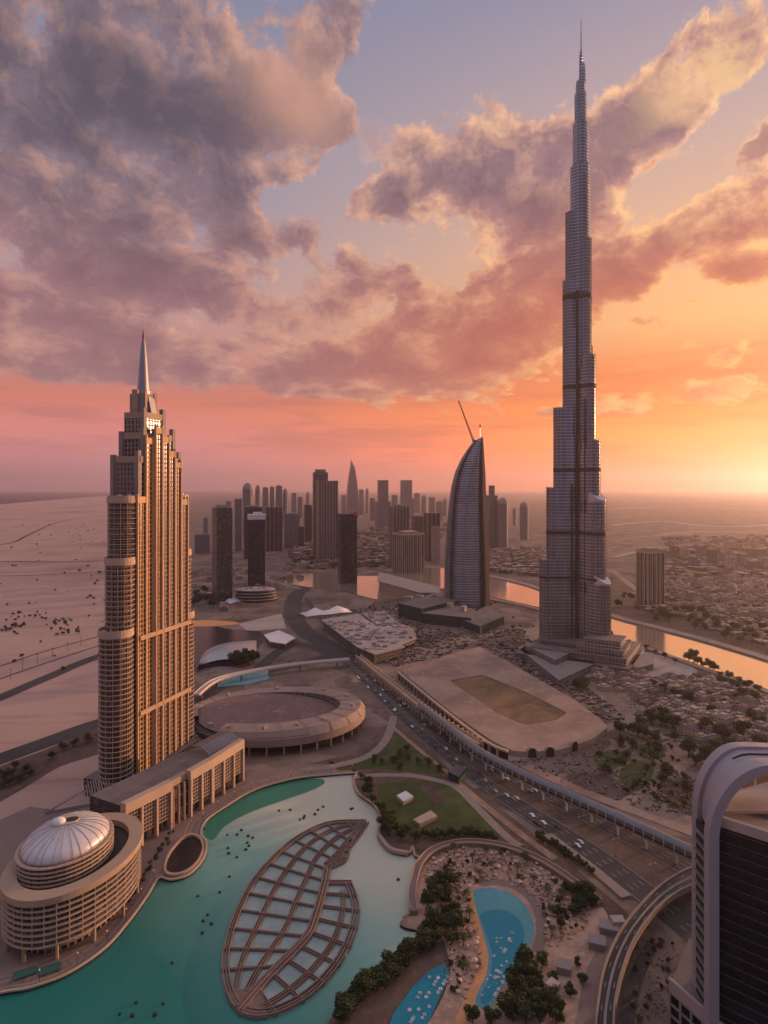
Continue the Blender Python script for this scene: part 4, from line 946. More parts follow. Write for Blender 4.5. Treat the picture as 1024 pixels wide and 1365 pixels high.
# ---------------------------------------------------------------- sail shaped tower
M['f_sail'] = fac('sail_glazing', (0.34, 0.35, 0.38), (0.13, 0.15, 0.18), 4.0, 4.2, 0.86, 0.62, 0.45, 0.10, 0.4, metal=0.25)
def sail():
    Y = 1055.0; t = thing('sail_tower', 'curved sail shaped glass tower with dark edge bands and a crane on top', 'tower', (xat(622, Y), Y, 0))
    left = [(812, 593.5), (794, 593), (759, 593), (732, 594.6), (694, 597), (669, 599.6), (649.5, 602), (630, 607), (613, 614.5), (597, 624.5), (588, 632), (582.5, 642.5)]
    right = [(812, 651), (769, 650.7), (732, 649.5), (682, 647), (632, 645.7), (582, 643.3)]
    def at(tab, y):
        tab = sorted(tab)
        for (y0, x0), (y1, x1) in zip(tab, tab[1:]):
            if y0 <= y <= y1: return x0 + (x1 - x0) * (y - y0) / (y1 - y0)
        return tab[0][1] if y < tab[0][0] else tab[-1][1]
    secs_f, secs_b, secs_r, secs_l = [], [], [], []
    n = 34
    for i in range(n + 1):
        py = 812 - (812 - 582.6) * (i / n) ** 0.85
        z = max(0.0, zat(py, Y)); a = xat(at(left, py), Y); b = xat(at(right, py), Y); w = max(b - a, .6); d = 9 + 22 * (w / 76)
        q = lambda s, k: (a + w * s, Y - d * k, z)
        secs_f.append([q(.10, .35), q(.28, .82), q(.5, 1.0), q(.70, .95), q(.795, .80), q(.795, -.6), q(.10, -.6)])
        secs_r.append([q(.80, .92), q(.88, .90), q(1.0, .5), q(1.0, -.7), q(.80, -.7)])
        secs_l.append([q(0, -.3), q(.02, .30), q(.08, .62), q(.10, .55), q(.10, -.7)])
    f_ = MB(); f_.loft(secs_f); f_.build('glass_face', M['f_sail'], t)
    r = MB(); r.loft(secs_r); r.build('edge_band', mat('dark_band', (0.050, 0.042, 0.044), 0.9, 0.2, 0.05, spec=0.1), t)
    l = MB(); l.loft(secs_l); l.build('edge_fin', M['f_far_a'], t)
    fl = MB()
    for i in range(1, n * 2):
        k = i / 2; i0 = int(k); i1 = min(n, i0 + 1); A = secs_f[i0][:5]; B = secs_f[i1][:5]; s = k - i0
        fl.tube([(p[0] + (q[0] - p[0]) * s, p[1] + (q[1] - p[1]) * s - .15, p[2] + (q[2] - p[2]) * s) for p, q in zip(A, B)], .32, 4)
    fl.build('floor_line', M['metal'], t)
    x0 = xat(631, Y); zt = zat(590, Y)
    c = thing('tower_crane', 'pale red and white lattice crane leaning on top of the sail shaped tower', 'crane', (x0, Y - 3, zt))
    base = (x0, Y - 4, zat(588, Y)); tip = (xat(611, Y), Y - 6, zat(535, Y))
    j = MB()
    for dx, dy in ((-1.6, 0), (1.6, 0), (0, 1.6)): j.tube([(base[0] + dx, base[1] + dy, base[2]), (tip[0] + dx * .25, tip[1] + dy * .25, tip[2])], .6, 4)
    N = 16
    P = lambda k, dx: tuple(base[i] + (tip[i] - base[i]) * k + (dx * (1 - .75 * k) if i == 0 else 0) for i in range(3))
    for i in range(N): j.tube([P(i / N, -1.6), P((i + 1) / N, 1.6)], .28, 4); j.tube([P(i / N, 1.6), P((i + 1) / N, -1.6)], .28, 4)
    j.build('jib', mat('crane_paint', (0.62, 0.22, 0.15), .6, .2, .3), c)
    b = MB(); b.tube([(x0, Y - 4, zt - 30), (x0, Y - 4, zt + 2)], 1.3, 4); b.prism(ellipse(x0, Y - 4, 3, 2.2, 0, 8), zt + 1, zt + 4.5); b.build('mast', M['metal'], c)
    cb = MB(); cb.prism(ellipse(x0 + 4, Y - 5, 2.4, 1.6, 0, 6), zt + 1, zt + 4); cb.build('cab', M['dark'], c)
    k = MB(); k.tube([tip, (tip[0], tip[1], tip[2] - 3)], .9, 6); k.build('jib_head', M['dark'], c)
    m2 = thing('hoist_mast', 'short dark hoist post on the peak of the sail shaped tower', 'mast', (xat(640, Y), Y, zat(584, Y)))
    a = MB(); a.tube([(xat(640, Y), Y - 1, zat(586, Y)), (xat(640, Y), Y - 1, zat(569, Y))], .3, 5); a.build('post', M['metal'], m2)
    a = MB(); a.prism(ellipse(xat(640, Y), Y - 1, 1.2, 1.0, 0, 6), zat(570, Y), zat(566, Y)); a.build('lamp_housing', M['dark'], m2)
    # podium under green netting
    p = thing('netted_podium', 'dark green netted low block at the foot of the sail shaped tower', 'building', (*g(585, 830), 0))
    for px, z in (([(531, 822), (562, 830), (612, 818), (585, 806)], 22), ([(562, 831), (628, 838), (634, 826), (596, 815)], 16), ([(615, 836), (640, 846), (672, 832), (650, 816)], 12)):
        a = MB(); a.prism(gl(px), 0, z, 0, 1); a.build('block', [M['green_net'], M['roof']], p)
    for px in ((545, 815), (560, 812), (578, 812), (600, 824), (618, 828)):
        q = g(px[0], px[1]); a = MB(); a.prism(ellipse(*q, 7, 4, R.random(), 6), 15, 24 + R.random() * 2, 0); a.build('roof_plant', M['roof_light'], p)
sail()

# ---------------------------------------------------------------- arched tower in the near right corner
M['f_near'] = fac('near_glazing', (0.010, 0.015, 0.024), (0.004, 0.010, 0.020), 4.2, 3.9, 0.96, 0.90, 0.35, 0.10, 0.45, blinds=0.012)
M['f_near'].node_tree.nodes['Principled BSDF'].inputs['Specular IOR Level'].default_value = 0.16
def arched_tower():
    t = thing('arched_office_tower', 'dark glass tower with white arched frame hooding its roof in near corner', 'tower', (135, 225, 0))
    zr = 91.0
    foot = [(119.6, 222.5), (160, 187), (195, 222), (158, 262), (121.5, 236)]
    b = MB(); b.prism(foot, 0, zr - 3, 0, 1)
    p0, p1 = foot[0], foot[1]
    b.build('glass_body', [M['f_near'], M['roof_light']], t)
    gm = MB(); gm.grid(p0, p1, 20, zr - 4, 4.2, 3.9, .25, 0, .1, .13, False, True); gm.build('mullion', mat('mullion_metal', (0.10, 0.115, 0.12), .4, .2, .3), t)
    rp = MB(); cx, cy = 150, 225
    rp.ringwall([(cx + (x - cx) * 1.01, cy + (y - cy) * 1.01) for x, y in foot], [(cx + (x - cx) * .93, cy + (y - cy) * .93) for x, y in foot], zr - 2.9, zr + .6, 0); rp.build('roof_parapet', M['roof_light'], t)
    # two parallel arched frames, joined by a curved hood
    def arch(Y, x0, x1, zs, za, n=16):
        pts = [(x0, Y, 16)]; pts.append((x0, Y, zs))
        for i in range(1, n + 1):
            a = PI / 2 * i / n; pts.append((x0 + (x1 - x0) * (1 - math.cos(a)), Y, zs + (za - zs) * math.sin(a)))
        for k in range(1, 7): pts.append((x1 + k * 6, Y, za - .10 * k * k))
        return pts
    front, back = arch(220.5, 117.4, 138, 84, 109.5), arch(236, 121.2, 136.5, 86, 109.5)
    wm = mat('hood_cladding', (0.34, 0.315, 0.335), .4, .1, .08)
    for nm, path, w in (('front', front, 1.8), ('back', back, 2.1)):
        a = MB(); secs = []
        for i, p in enumerate(path):
            q0 = Vector(path[max(0, i - 1)]); q1 = Vector(path[min(len(path) - 1, i + 1)]); d = (q1 - q0).normalized(); nn = Vector((-d.z, 0, d.x))
            P = Vector(p); secs.append([tuple(P + nn * w + Vector((0, -w, 0))), tuple(P - nn * w + Vector((0, -w, 0))), tuple(P - nn * w + Vector((0, w, 0))), tuple(P + nn * w + Vector((0, w, 0)))])
        a.loft(secs); a.build('arch', wm, t)
    h = MB(); n = len(front)
    for i in range(1, n - 1):
        lo, hi = (.0, 1.0)
        A, B, C, D = Vector(front[i]), Vector(front[i + 1]), Vector(back[i + 1]), Vector(back[i])
        up = Vector((0, 0, .9))
        def quad(s0, s1): h.face([tuple(A.lerp(D, s0) + up), tuple(B.lerp(C, s0) + up), tuple(B.lerp(C, s1) + up), tuple(A.lerp(D, s1) + up)]); h.face([tuple(A.lerp(D, s0)), tuple(A.lerp(D, s1)), tuple(B.lerp(C, s1)), tuple(B.lerp(C, s0))])
        if 13 <= i <= 18: quad(0.05, .42); quad(.66, .95)     # the slot in the hood
        else: quad(.05, .95)
    h.build('hood', wm, t)
    sl = MB()
    for k in (.47, .54, .61): sl.tube([tuple(Vector(front[i]).lerp(Vector(back[i]), k)) for i in range(13, 20)], .35, 4)
    sl.build('slot_louvre', M['metal'], t)
    s = MB()
    for i in range(17): s.prism([(117.6, 222.2), (119.0, 222.2), (119.0, 234), (117.6, 234)], 18 + i * 3.9, 18.7 + i * 3.9, 1, None, True)
    s.prism([(118.6, 222.3), (119.5, 222.3), (119.5, 234), (118.6, 234)], 16, 84, 0); s.build('side_glazing', [M['dark'], M['metal']], t)
    lt = MB(); lt.prism([(124, 224.5), (150, 224.5), (150, 240), (124, 240)], zr, zr + 1.0, 0); lt.build('roof_deck', M['roof_light'], t)
    pn = MB()
    for i in range(5):
        x = 120.5 + i * 5.2; pn.face([(x, 233.5, zr + 1.2 + i * 1.2), (x + 4.4, 233.5, zr + 1.4 + i * 1.5), (x + 4.4, 233.2, zr + 6.5 + i * 2.4), (x, 233.2, zr + 4.5 + i * 2.4)])
    pn.build('sun_painted_panel', M['orange'], t)  # orange sunlight inside the hood is painted into these panels
    pd = MB(); pd.prism([(110.8, 238), (120.5, 216), (200, 160), (220, 262), (130, 262)], 0, 18, 0, 1)
    pd.prism([(110.3, 238.3), (120.2, 215.3), (121.0, 216.4), (111.4, 238.6)], 15.5, 20.0, 2, 2, True); pd.build('podium', [M['f_near'], M['roof'], M['roof_light']], t)
    w = MB(); q0, q1 = (110.8, 238), (120.5, 216)
    w.grid(q0, q1, 2, 15, 4.5, 4.3, .5, 0, .9, .9); w.build('podium_frame', M['stone_grey'], t)
arched_tower()

# ---------------------------------------------------------------- towers of the middle distance
FM = {
 'grey': M['f_far_a'],
 'brown': fac('brown_tower_facade', (0.16, 0.13, 0.115), (0.04, 0.03, 0.028), 2.6, 3.6, 0.5, 0.6, 0.75, 0.25, 0.6),
 'dark': fac('dark_tower_facade', (0.030, 0.032, 0.040), (0.010, 0.012, 0.018), 3.2, 3.8, 0.86, 0.76, 0.4, 0.12, 0.5),
 'navy': fac('navy_tower_facade', (0.03, 0.035, 0.05), (0.016, 0.022, 0.036), 3.2, 3.8, 0.9, 0.8, 0.3, 0.10, 0.4),
 'pale': fac('pale_tower_facade', (0.40, 0.32, 0.27), (0.06, 0.05, 0.05), 3.4, 3.6, 0.5, 0.5, 0.8, 0.25, 0.5),
 'fin': fac('finned_tower_facade', (0.38, 0.30, 0.25), (0.035, 0.035, 0.042), 5.2, 40, 0.72, 0.99, 0.6, 0.15, 0.35),
 'house': fac('house_wall', (0.36, 0.27, 0.22), (0.05, 0.04, 0.035), 3.5, 3.4, 0.35, 0.4, 0.9, 0.4, 0.5, objvar=0.35),
}
def tower(label, x0, x1, ytop, ybase, style='grey', yaw=0.35, ratio=0.9, top='plant', name='office_tower', Y=None, fins=0, side=None, group=None, steps=None):
    """A tower standing where its foot shows; yaw turns it so that two faces show."""
    Y = Y or HC * F / (ybase - HY)
    w = (x1 - x0) / F * Y; a = w / (abs(math.cos(yaw)) + ratio * abs(math.sin(yaw))); b = a * ratio; yc = Y + b * .5
    X = xat((x0 + x1) / 2, Y) ; h = zat(ytop, Y)
    t = thing(name, label, 'tower', (X, yc, 0), group)
    fr = Fr(X, yc, yaw); m = FM[style]
    hb = h if top in ('flat', 'lip') else h * .97
    bd = MB()
    if top == 'point':
        secs = []
        for k in range(15):
            s = k / 14; ta = 1 - .62 * max(0, (s - .25) / .75) ** 1.9; z = h * (.86 + .0 * s) * s if s < 1 else h * .86
            secs.append([(*fr(a / 2 * ta * u, b / 2 * ta * v), z) for u, v in ((-1, -1), (1, -1), (1, 1), (-1, 1))])
        bd.loft(secs); s_ = secs[-1]
        bd.face([s_[0], s_[1], (*fr(a * .05, 0), h * .93), (*fr(-a * .16, 0), h)]); bd.face([s_[1], s_[2], (*fr(a * .05, 0), h * .93)]); bd.face([s_[3], s_[0], (*fr(-a * .16, 0), h)]); bd.face([s_[2], s_[3], (*fr(-a * .16, 0), h), (*fr(a * .05, 0), h * .93)])
    elif top == 'dome':
        c = min(a, b) / 2; bd.prism([fr(u, v) for u, v in ellipse(0, 0, a / 2, b / 2, 0, 12)], 0, h * .86, 0, 1)
    elif steps:
        z0 = 0
        for (s, zt) in steps: bd.box(fr, -a / 2 * s, a / 2 * s, -b / 2 * s, b / 2 * s, z0, h * zt, 0, 1); z0 = h * zt
    else:
        bd.box(fr, -a / 2, a / 2, -b / 2, b / 2, 0, hb, 0, 1)
    bd.build('shaft', [m, M['roof']], t)
    if side:
        s = MB(); s.box(fr, a / 2 - .01, a / 2 + .5, -b / 2 + .6, b / 2 - .6, 0, hb - 1); s.build('side_wall', FM[side], t)
    if fins:
        f_ = MB()
        for i in range(fins + 1):
            u = -a / 2 + a * i / fins; f_.box(fr, u - .55, u + .55, -b / 2 - .9, -b / 2, 0, hb + 1.5)
        nb = max(1, round(fins * ratio))
        for i in range(nb + 1):
            v = -b / 2 + b * i / nb
            for s in (-1, 1): f_.box(fr, s * a / 2 - (.9 if s < 0 else 0), s * a / 2 + (.9 if s > 0 else 0), v - .55, v + .55, 0, hb + 1.5)
        f_.build('facade_fin', M['stone_light'], t)
    r = MB()
    if top == 'plant':
        r.box(fr, -a * .28, a * .25, -b * .25, b * .3, hb, h, 0, 0); r.build('roof_plant', M['stone_grey'], t); r = MB(); r.box(fr, -a * .42, -a * .32, -b * .3, b * .1, hb, hb + (h - hb) * .5); r.build('roof_plant', M['stone_grey'], t)
    elif top == 'crown':
        r.box(fr, -a / 2 - .6, a / 2 + .6, -b / 2 - .6, b / 2 + .6, hb - 6, hb - 4.5, 0, 0, True)
        r.build('roof_ledge', M['stone_grey'], t)
        for i in range(5): r = MB(); r.lathe(*fr(-a * .3 + i * a * .15, -b * .1 + (i % 2) * b * .2), [(a * .10, hb), (a * .10, h), (a * .04, h + 2)], 8); r.build('roof_tank', M['stone_grey'], t)
    elif top == 'lip':
        r.box(fr, -a / 2 - 1.2, a / 2 + 1.2, -b / 2 - 1.2, b / 2 + 1.2, h - 5, h, 0, 0, True); r.box(fr, -a * .3, a * .3, -b * .3, b * .3, h, h + 4); r.build('roof_slab', M['stone_light'], t)
    elif top == 'cap':
        r.box(fr, -a / 2 - 1, a / 2 + 1, -b / 2 - 1, b / 2 + 1, h * .93, h, 0, 0, True); r.box(fr, -a * .2, a * .3, -b * .2, b * .3, h, h * 1.03); r.build('white_cap', M['white'], t)
    elif top == 'dome':
        c = fr(0, 0); secs = []
        for k in range(7):
            q = k / 7 * PI / 2; secs.append([(*fr(u, v), h * .86 + h * .12 * math.sin(q)) for u, v in ellipse(0, 0, a / 2 * math.cos(q), b / 2 * math.cos(q), 0, 12)])
        r.loft(secs); r.tube([(*c, h * .97), (*c, h)], .8, 5); r.build('dome', M['stone_grey'], t)
    elif top == 'spire':
        c = fr(0, 0); r.box(fr, -a * .28, a * .28, -b * .28, b * .28, hb, hb + (h - hb) * .5); r.tube([(*c, hb), (*c, h * 1.02)], .7, 5); r.build('roof_spire', M['stone_grey'], t)
    elif top == 'sign':
        r.box(fr, a * .15, a / 2 - .5, -b / 2 + .5, b * .2, hb, h); r.build('roof_plant', M['roof_light'], t)
        s = MB(); s.box(fr, a * .30, a / 2 + .8, -b / 2 - .8, -b / 2 - .02, h * .94, h); s.build('red_panel', M['red'], t)
    return t
tower('dark slab tower with navy side wall, standing just right of the stepped hotel', 279, 308, 673, 806, 'dark', 0.55, 1.0, 'plant', side='navy')
tower('slim grey tower with broad white cap above a low ringed podium', 327, 353, 686, 781, 'dark', 0.2, .9, 'cap')
tower('tall grey brown tower with cylinders crowding its roof, taller of the joined pair', 415, 437, 626, 752, 'brown', .2, 1.0, 'crown', Y=1790)
tower('broad brown grey tower standing in front of the one with roof cylinders', 420, 450, 641, 751, 'brown', .3, .7, 'flat', fins=7)
tower('dark tower with red panel at its roof corner', 449, 476, 682, 778, 'dark', .3, .8, 'sign')
tower('tallest tapering tower with slanted pointed top in the far cluster', 461, 478, 612, 690, 'grey', .3, .9, 'point')
tower('hazy far tower with rounded dome and short finial', 321, 337, 642, 716, 'grey', .2, .9, 'dome')
tower('hazy round topped tower right beside the larger domed one', 339, 347.5, 645, 704, 'grey', .2, .9, 'dome')
tower('thin hazy tower, left of two thin flat topped twins', 349, 357.5, 649, 700, 'grey', .3, .9, 'plant')
tower('thin hazy tower, right of two thin flat topped twins', 359, 365.5, 648, 700, 'grey', .2, .9, 'plant')
tower('hazy tower with a tiny spire right of the thin twins', 366.5, 376, 646, 702, 'grey', .3, .9, 'spire')
tower('hazy grey tower with plain roof at the right end of the far left cluster', 376, 384, 650, 702, 'grey', .2, .9, 'dome')
tower('narrow grey tower with dark side, leftmost of the mid cluster behind the white capped one', 311, 322, 665, 735, 'grey', .4, .9, 'flat')
tower('wide grey block tower directly behind the white capped tower', 321, 349, 674, 745, 'dark', .3, .8, 'plant')
tower('dark grey tower with pale right edge near the white capped tower', 349, 376, 676, 735, 'dark', .35, .8, 'flat', fins=4)
tower('low wide blue grey block left of the slim dark tower', 376, 399, 684, 731, 'grey', .25, .8, 'plant')
tower('narrow dark grey tower left of the joined pair', 404, 416, 672, 722, 'dark', .3, .9, 'plant')
tower('short dark block at the foot of the narrow dark grey tower', 397, 405, 702, 733, 'dark', .3, .9, 'flat')
tower('grey apartment block low beside the stepped hotel', 258, 279, 712, 738, 'grey', .2, .6, 'plant', name='apartment_block')
tower('stepped hazy tower with narrower upper half', 500, 521, 640, 704, 'grey', .25, .9, 'flat', steps=[(1.0, .55), (.7, 1.0)])
tower('flat topped hazy tower with bright right edge', 534, 549.5, 640, 692, 'grey', .35, .9, 'flat')
tower('brown tower with lit crown behind the block with vertical fins', 519, 546, 673, 757, 'brown', .3, .8, 'crown', fins=5)
tower('brown office block with strong pale vertical fins by the pond', 524, 566, 711, 764, 'fin', .45, .9, 'lip', fins=6)
tower('grey tower with flat roof just left of the sail shaped tower', 566, 587, 684, 748, 'dark', .3, .8, 'flat', fins=3)
tower('grey brown tower between the finned block and the sail shaped tower', 549, 567, 687, 745, 'brown', .3, .9, 'plant')
tower('short tower with bright edge at the left foot of the sail shaped tower', 575, 587, 702, 752, 'pale', .3, .9, 'flat')
tower('hazy tower with narrow raised crown right of the sail shaped tower', 649, 664, 647, 731, 'grey', .3, .9, 'flat', steps=[(1.0, .84), (.5, 1.0)])
tower('hazy domed tower second to the right of the sail shaped tower', 663, 680, 662, 732, 'grey', .2, .9, 'dome')
tower('lone hazy rounded tower between the sail and the tallest tower', 693, 707, 668, 720, 'grey', .25, .9, 'dome')
tower('dark riverside tower with white vertical lines and pale roof lip', 855, 888, 734, 809, 'fin', .35, .75, 'lip', fins=4)
# faint towers far in the haze
far = [(440, 447, 668, 692), (478, 485, 652, 686), (487, 492, 650, 684), (493, 500, 664, 694), (424, 431, 664, 690), (508, 515, 668, 700), (522, 530, 660, 686), (552, 560, 657, 684), (561, 571, 659, 688), (572, 580, 663, 690), (582, 590, 668, 695), (590, 597, 664, 688),
       (388, 395, 657, 688), (396, 403, 662, 690), (407, 414, 655, 686), (300, 308, 668, 700), (270, 277, 690, 712), (683, 690, 676, 700), (455, 461, 660, 684), (546, 552, 664, 690)]
for i, (a_, b_, yt, yb) in enumerate(far):
    tower('faint slim tower fading in the haze of the far skyline', a_, b_, yt, yb, 'grey', .1 + .5 * R.random(), .9, ('flat', 'plant', 'dome')[i % 3], group='faint towers in the haze of the far skyline')
blocks = [(895, 906, 728, 744), (911, 921, 732, 744), (920, 930, 742, 757), (945, 958, 732, 757), (969, 984, 742, 758), (984, 996, 738, 756), (1003, 1026, 732, 746), (970, 986, 722, 735), (930, 942, 728, 745), (1000, 1014, 748, 762), (1016, 1034, 744, 762), (960, 968, 736, 752), (888, 894, 735, 746), (1040, 1060, 730, 750)]
for i, (a_, b_, yt, yb) in enumerate(blocks):
    tower('hazy brown apartment block in the far quarter beyond the river', a_, b_, yt, yb, ('brown', 'pale', 'grey')[i % 3], .1 + .4 * R.random(), .8, ('flat', 'plant')[i % 2], name='apartment_block', group='hazy apartment blocks beyond the river')

# low ringed podium, tents, halls and other single buildings
def ringed_podium():
    c = g(338, 803); t = thing('ringed_podium', 'low drum shaped building with pale stacked rings under the white capped tower', 'building', (*c, 0))
    a = MB()
    for i in range(4): a.prism(ellipse(c[0], c[1] + 18, 38 - i, 24 - i, .1, 28), i * 5.5, i * 5.5 + 4, 0, 1); a.prism(ellipse(c[0], c[1] + 18, 39.5 - i, 25.5 - i, .1, 28), i * 5.5 + 4, i * 5.5 + 5.4, 1, 1, True)
    a.build('drum', [FM['dark'], M['roof_light']], t)
    for i in range(7): r = MB(); r.box(Fr(c[0] - 25 + i * 8, c[1] + 12 + (i % 3) * 5, .2), -3, 3, -2, 2, 21, 23 + (i % 3)); r.build('roof_plant', M['roof_light'], t)
ringed_podium()
def tent(label, px0, px1, py, w, h, name='white_tent'):
    A, B = g(px0[0], px0[1]), g(px1[0], px1[1]); L = math.dist(A, B); fr = Fr(*A, math.atan2(B[1] - A[1], B[0] - A[0]))
    t = thing(name, label, 'tent', (*A, 0)); a = MB()
    for u in (0, L / 2): a.loft([[(*fr(u, -w / 2), 3), (*fr(u, 0), 3 + h * .2), (*fr(u, w / 2), 3)], [(*fr(u + L / 4, -w / 2), 4), (*fr(u + L / 4, 0), 3 + h), (*fr(u + L / 4, w / 2), 4)], [(*fr(u + L / 2, -w / 2), 3), (*fr(u + L / 2, 0), 3 + h * .2), (*fr(u + L / 2, w / 2), 3)]], 0, False, True)
    a.build('canopy', M['white'], t, True)
    b = MB(); b.box(fr, 1, L - 1, -w / 2 + 1, w / 2 - 1, 0, 3.2); b.build('side_wall', M['roof_light'], t)
tent('white double peaked tent roof beside the bend of the far road', (404, 822), (464, 816), 810, 34, 10)
tent('smaller white peaked roof left of the double peaked tent', (300, 806), (322, 800), 800, 26, 10, 'white_tent')
def flat_hall(label, px, z, m, name='flat_roofed_hall', eq=0, mw=None):
    p = gl(px, z); c = (sum(q[0] for q in p) / len(p), sum(q[1] for q in p) / len(p)); t = thing(name, label, 'building', (*c, 0))
    a = MB(); ins = [(c[0] + (x - c[0]) * .94, c[1] + (y - c[1]) * .94) for x, y in p]; a.prism(ins, 0, z - 1.2, 0, 1); a.build('wall', [mw or FM['brown'], M['roof']], t)
    r = MB(); r.prism(p, z - 1.2, z, 0, 0, True); r.build('roof', m, t)
    if eq:
        for i in range(eq):
            for _ in range(20):
                q = (c[0] + (R.random() - .5) * 160, c[1] + (R.random() - .5) * 160)
                if inside(q, ins): break
            else: continue
            e = MB(); e.box(Fr(*q, R.random()), -R.uniform(1, 5), R.uniform(1, 5), -R.uniform(1, 4), R.uniform(1, 4), z, z + R.uniform(.6, 3), R.randrange(2)); e.build('roof_clutter', [M['roof_light'], M['stone_grey']], t)
    return t
flat_hall('flat white canopy roof beside the pond and pale shell hall', [(352, 846), (372, 840), (394, 850), (380, 858), (360, 855)], 8, M['white'], 'canopy_hall')
flat_hall('long unfinished block with cluttered pale roof in the building site', [(428, 826), (478, 818), (540, 862), (500, 872), (476, 862)], 14, M['roof_light'], 'unfinished_block', 90)
flat_hall('second cluttered block behind the long unfinished one', [(484, 818), (512, 814), (556, 850), (530, 860)], 10, M['roof_light'], 'unfinished_block', 50)
flat_hall('round low building with flat roof beside the unfinished blocks', [(513, 843), (520, 835), (536, 832), (550, 837), (555, 846), (544, 853), (526, 853)], 9, M['stone'], 'round_pavilion', 8)
flat_hall('long pale low building with straight roof across the pond', [(505, 762), (585, 782), (588, 790), (560, 790), (503, 774)], 20, M['stone_grey'], 'long_hall', 0, M['stone'])
flat_hall('small square kiosk with pale roof, upper of two on the lawn', [(529, 1060), (541, 1054), (551, 1061), (538, 1068)], 5.0, M['white'], 'lawn_kiosk', 0, M['stone'])
flat_hall('wider kiosk with tan roof, lower of two on the lawn', [(551, 1092), (574, 1080), (583, 1087), (560, 1098)], 4.5, M['stone_light'], 'lawn_kiosk', 0, M['stone'])
flat_hall('blue green gatehouse at the edge of the motorway', [(597, 1028), (608, 1018), (622, 1024), (612, 1036)], 7, M['navy'], 'gatehouse', 0, M['green_net'])
for lab, c_, w_, d_ in (('pale flat pool house nearest to the curved flyover', (812, 1232), 9, 7), ('pale flat pool house just below the nearest to the flyover', (796, 1252), 7.5, 6), ('pale square pool house right of the dark trees', (752, 1284), 6, 6), ('long pale pool house at the lower edge beside dark trees', (741, 1314), 5, 9)):
    q_ = g(*c_, 5); f_ = Fr(*q_, -.32); px_ = [(HX + F * X / Y, HY + F * (HC - 5) / Y) for X, Y in (f_(-w_ / 2, -d_ / 2), f_(w_ / 2, -d_ / 2), f_(w_ / 2, d_ / 2), f_(-w_ / 2, d_ / 2))]
    flat_hall(lab, px_, 5, M['stone_grey'], 'pool_house', 2, M['concrete'])
flat_hall('grey domed low hall beside the river trees', [(832, 880), (850, 872), (872, 874), (872, 884), (850, 890)], 8, M['stone_grey'], 'low_hall', 0)
def shell_hall():
    p = [(264, 884), (272, 868), (300, 856), (342, 848)]; q = [(264, 888), (290, 884), (320, 882), (342, 874)]
    A, B = catmull(gl(p, 10), 5), catmull(gl(q, 4), 5); t = thing('shell_hall', 'smooth pale grey curved roof hall beside the dark pond', 'building', (*A[8], 0)); a = MB(); n = len(A)
    for i in range(n - 1):
        S_ = lambda k, s: (A[k][0] + (B[k][0] - A[k][0]) * s, A[k][1] + (B[k][1] - A[k][1]) * s, 3 + 14 * math.sin(PI * (.12 + .76 * s)) * math.sin(PI * min(1, (k + 1) / n * .9)))
        for j in range(6): a.face([S_(i, j / 6), S_(i + 1, j / 6), S_(i + 1, (j + 1) / 6), S_(i, (j + 1) / 6)])
    a.build('shell_roof', M['metal'], t, True)
    b = MB(); b.prism([(x, y) for x, y in A] + [(x, y) for x, y in B][::-1], 0, 4.5); b.build('base', M['dark'], t)
shell_hall()
def garden_walk():
    L = catmull(gl([(262, 925), (290, 905), (340, 893), (400, 884), (466, 878)], 9), 6); t = thing('garden_footbridge', 'curved pale footbridge crossing in front of the far road junction', 'bridge', (*L[6], 0))
    a = MB(); a.path(L, 6.5, 7, 8.4); a.build('deck', M['stone_light'], t); b = MB(); b.path(offset_line(L, 3), .35, 8.4, 9.6); b.path(offset_line(L, -3), .35, 8.4, 9.6); b.build('railing', M['white'], t)
    for p in L[2:-1:4]: c = MB(); c.prism(ellipse(*p, 1, 1, 0, 8), 0, 7); c.build('pier', M['concrete'], t)
garden_walk()
sheet('hotel_pool_water', gl([(288, 917), (300, 903), (358, 893), (360, 906), (330, 913)]), 0.6, M['pool_shallow'])

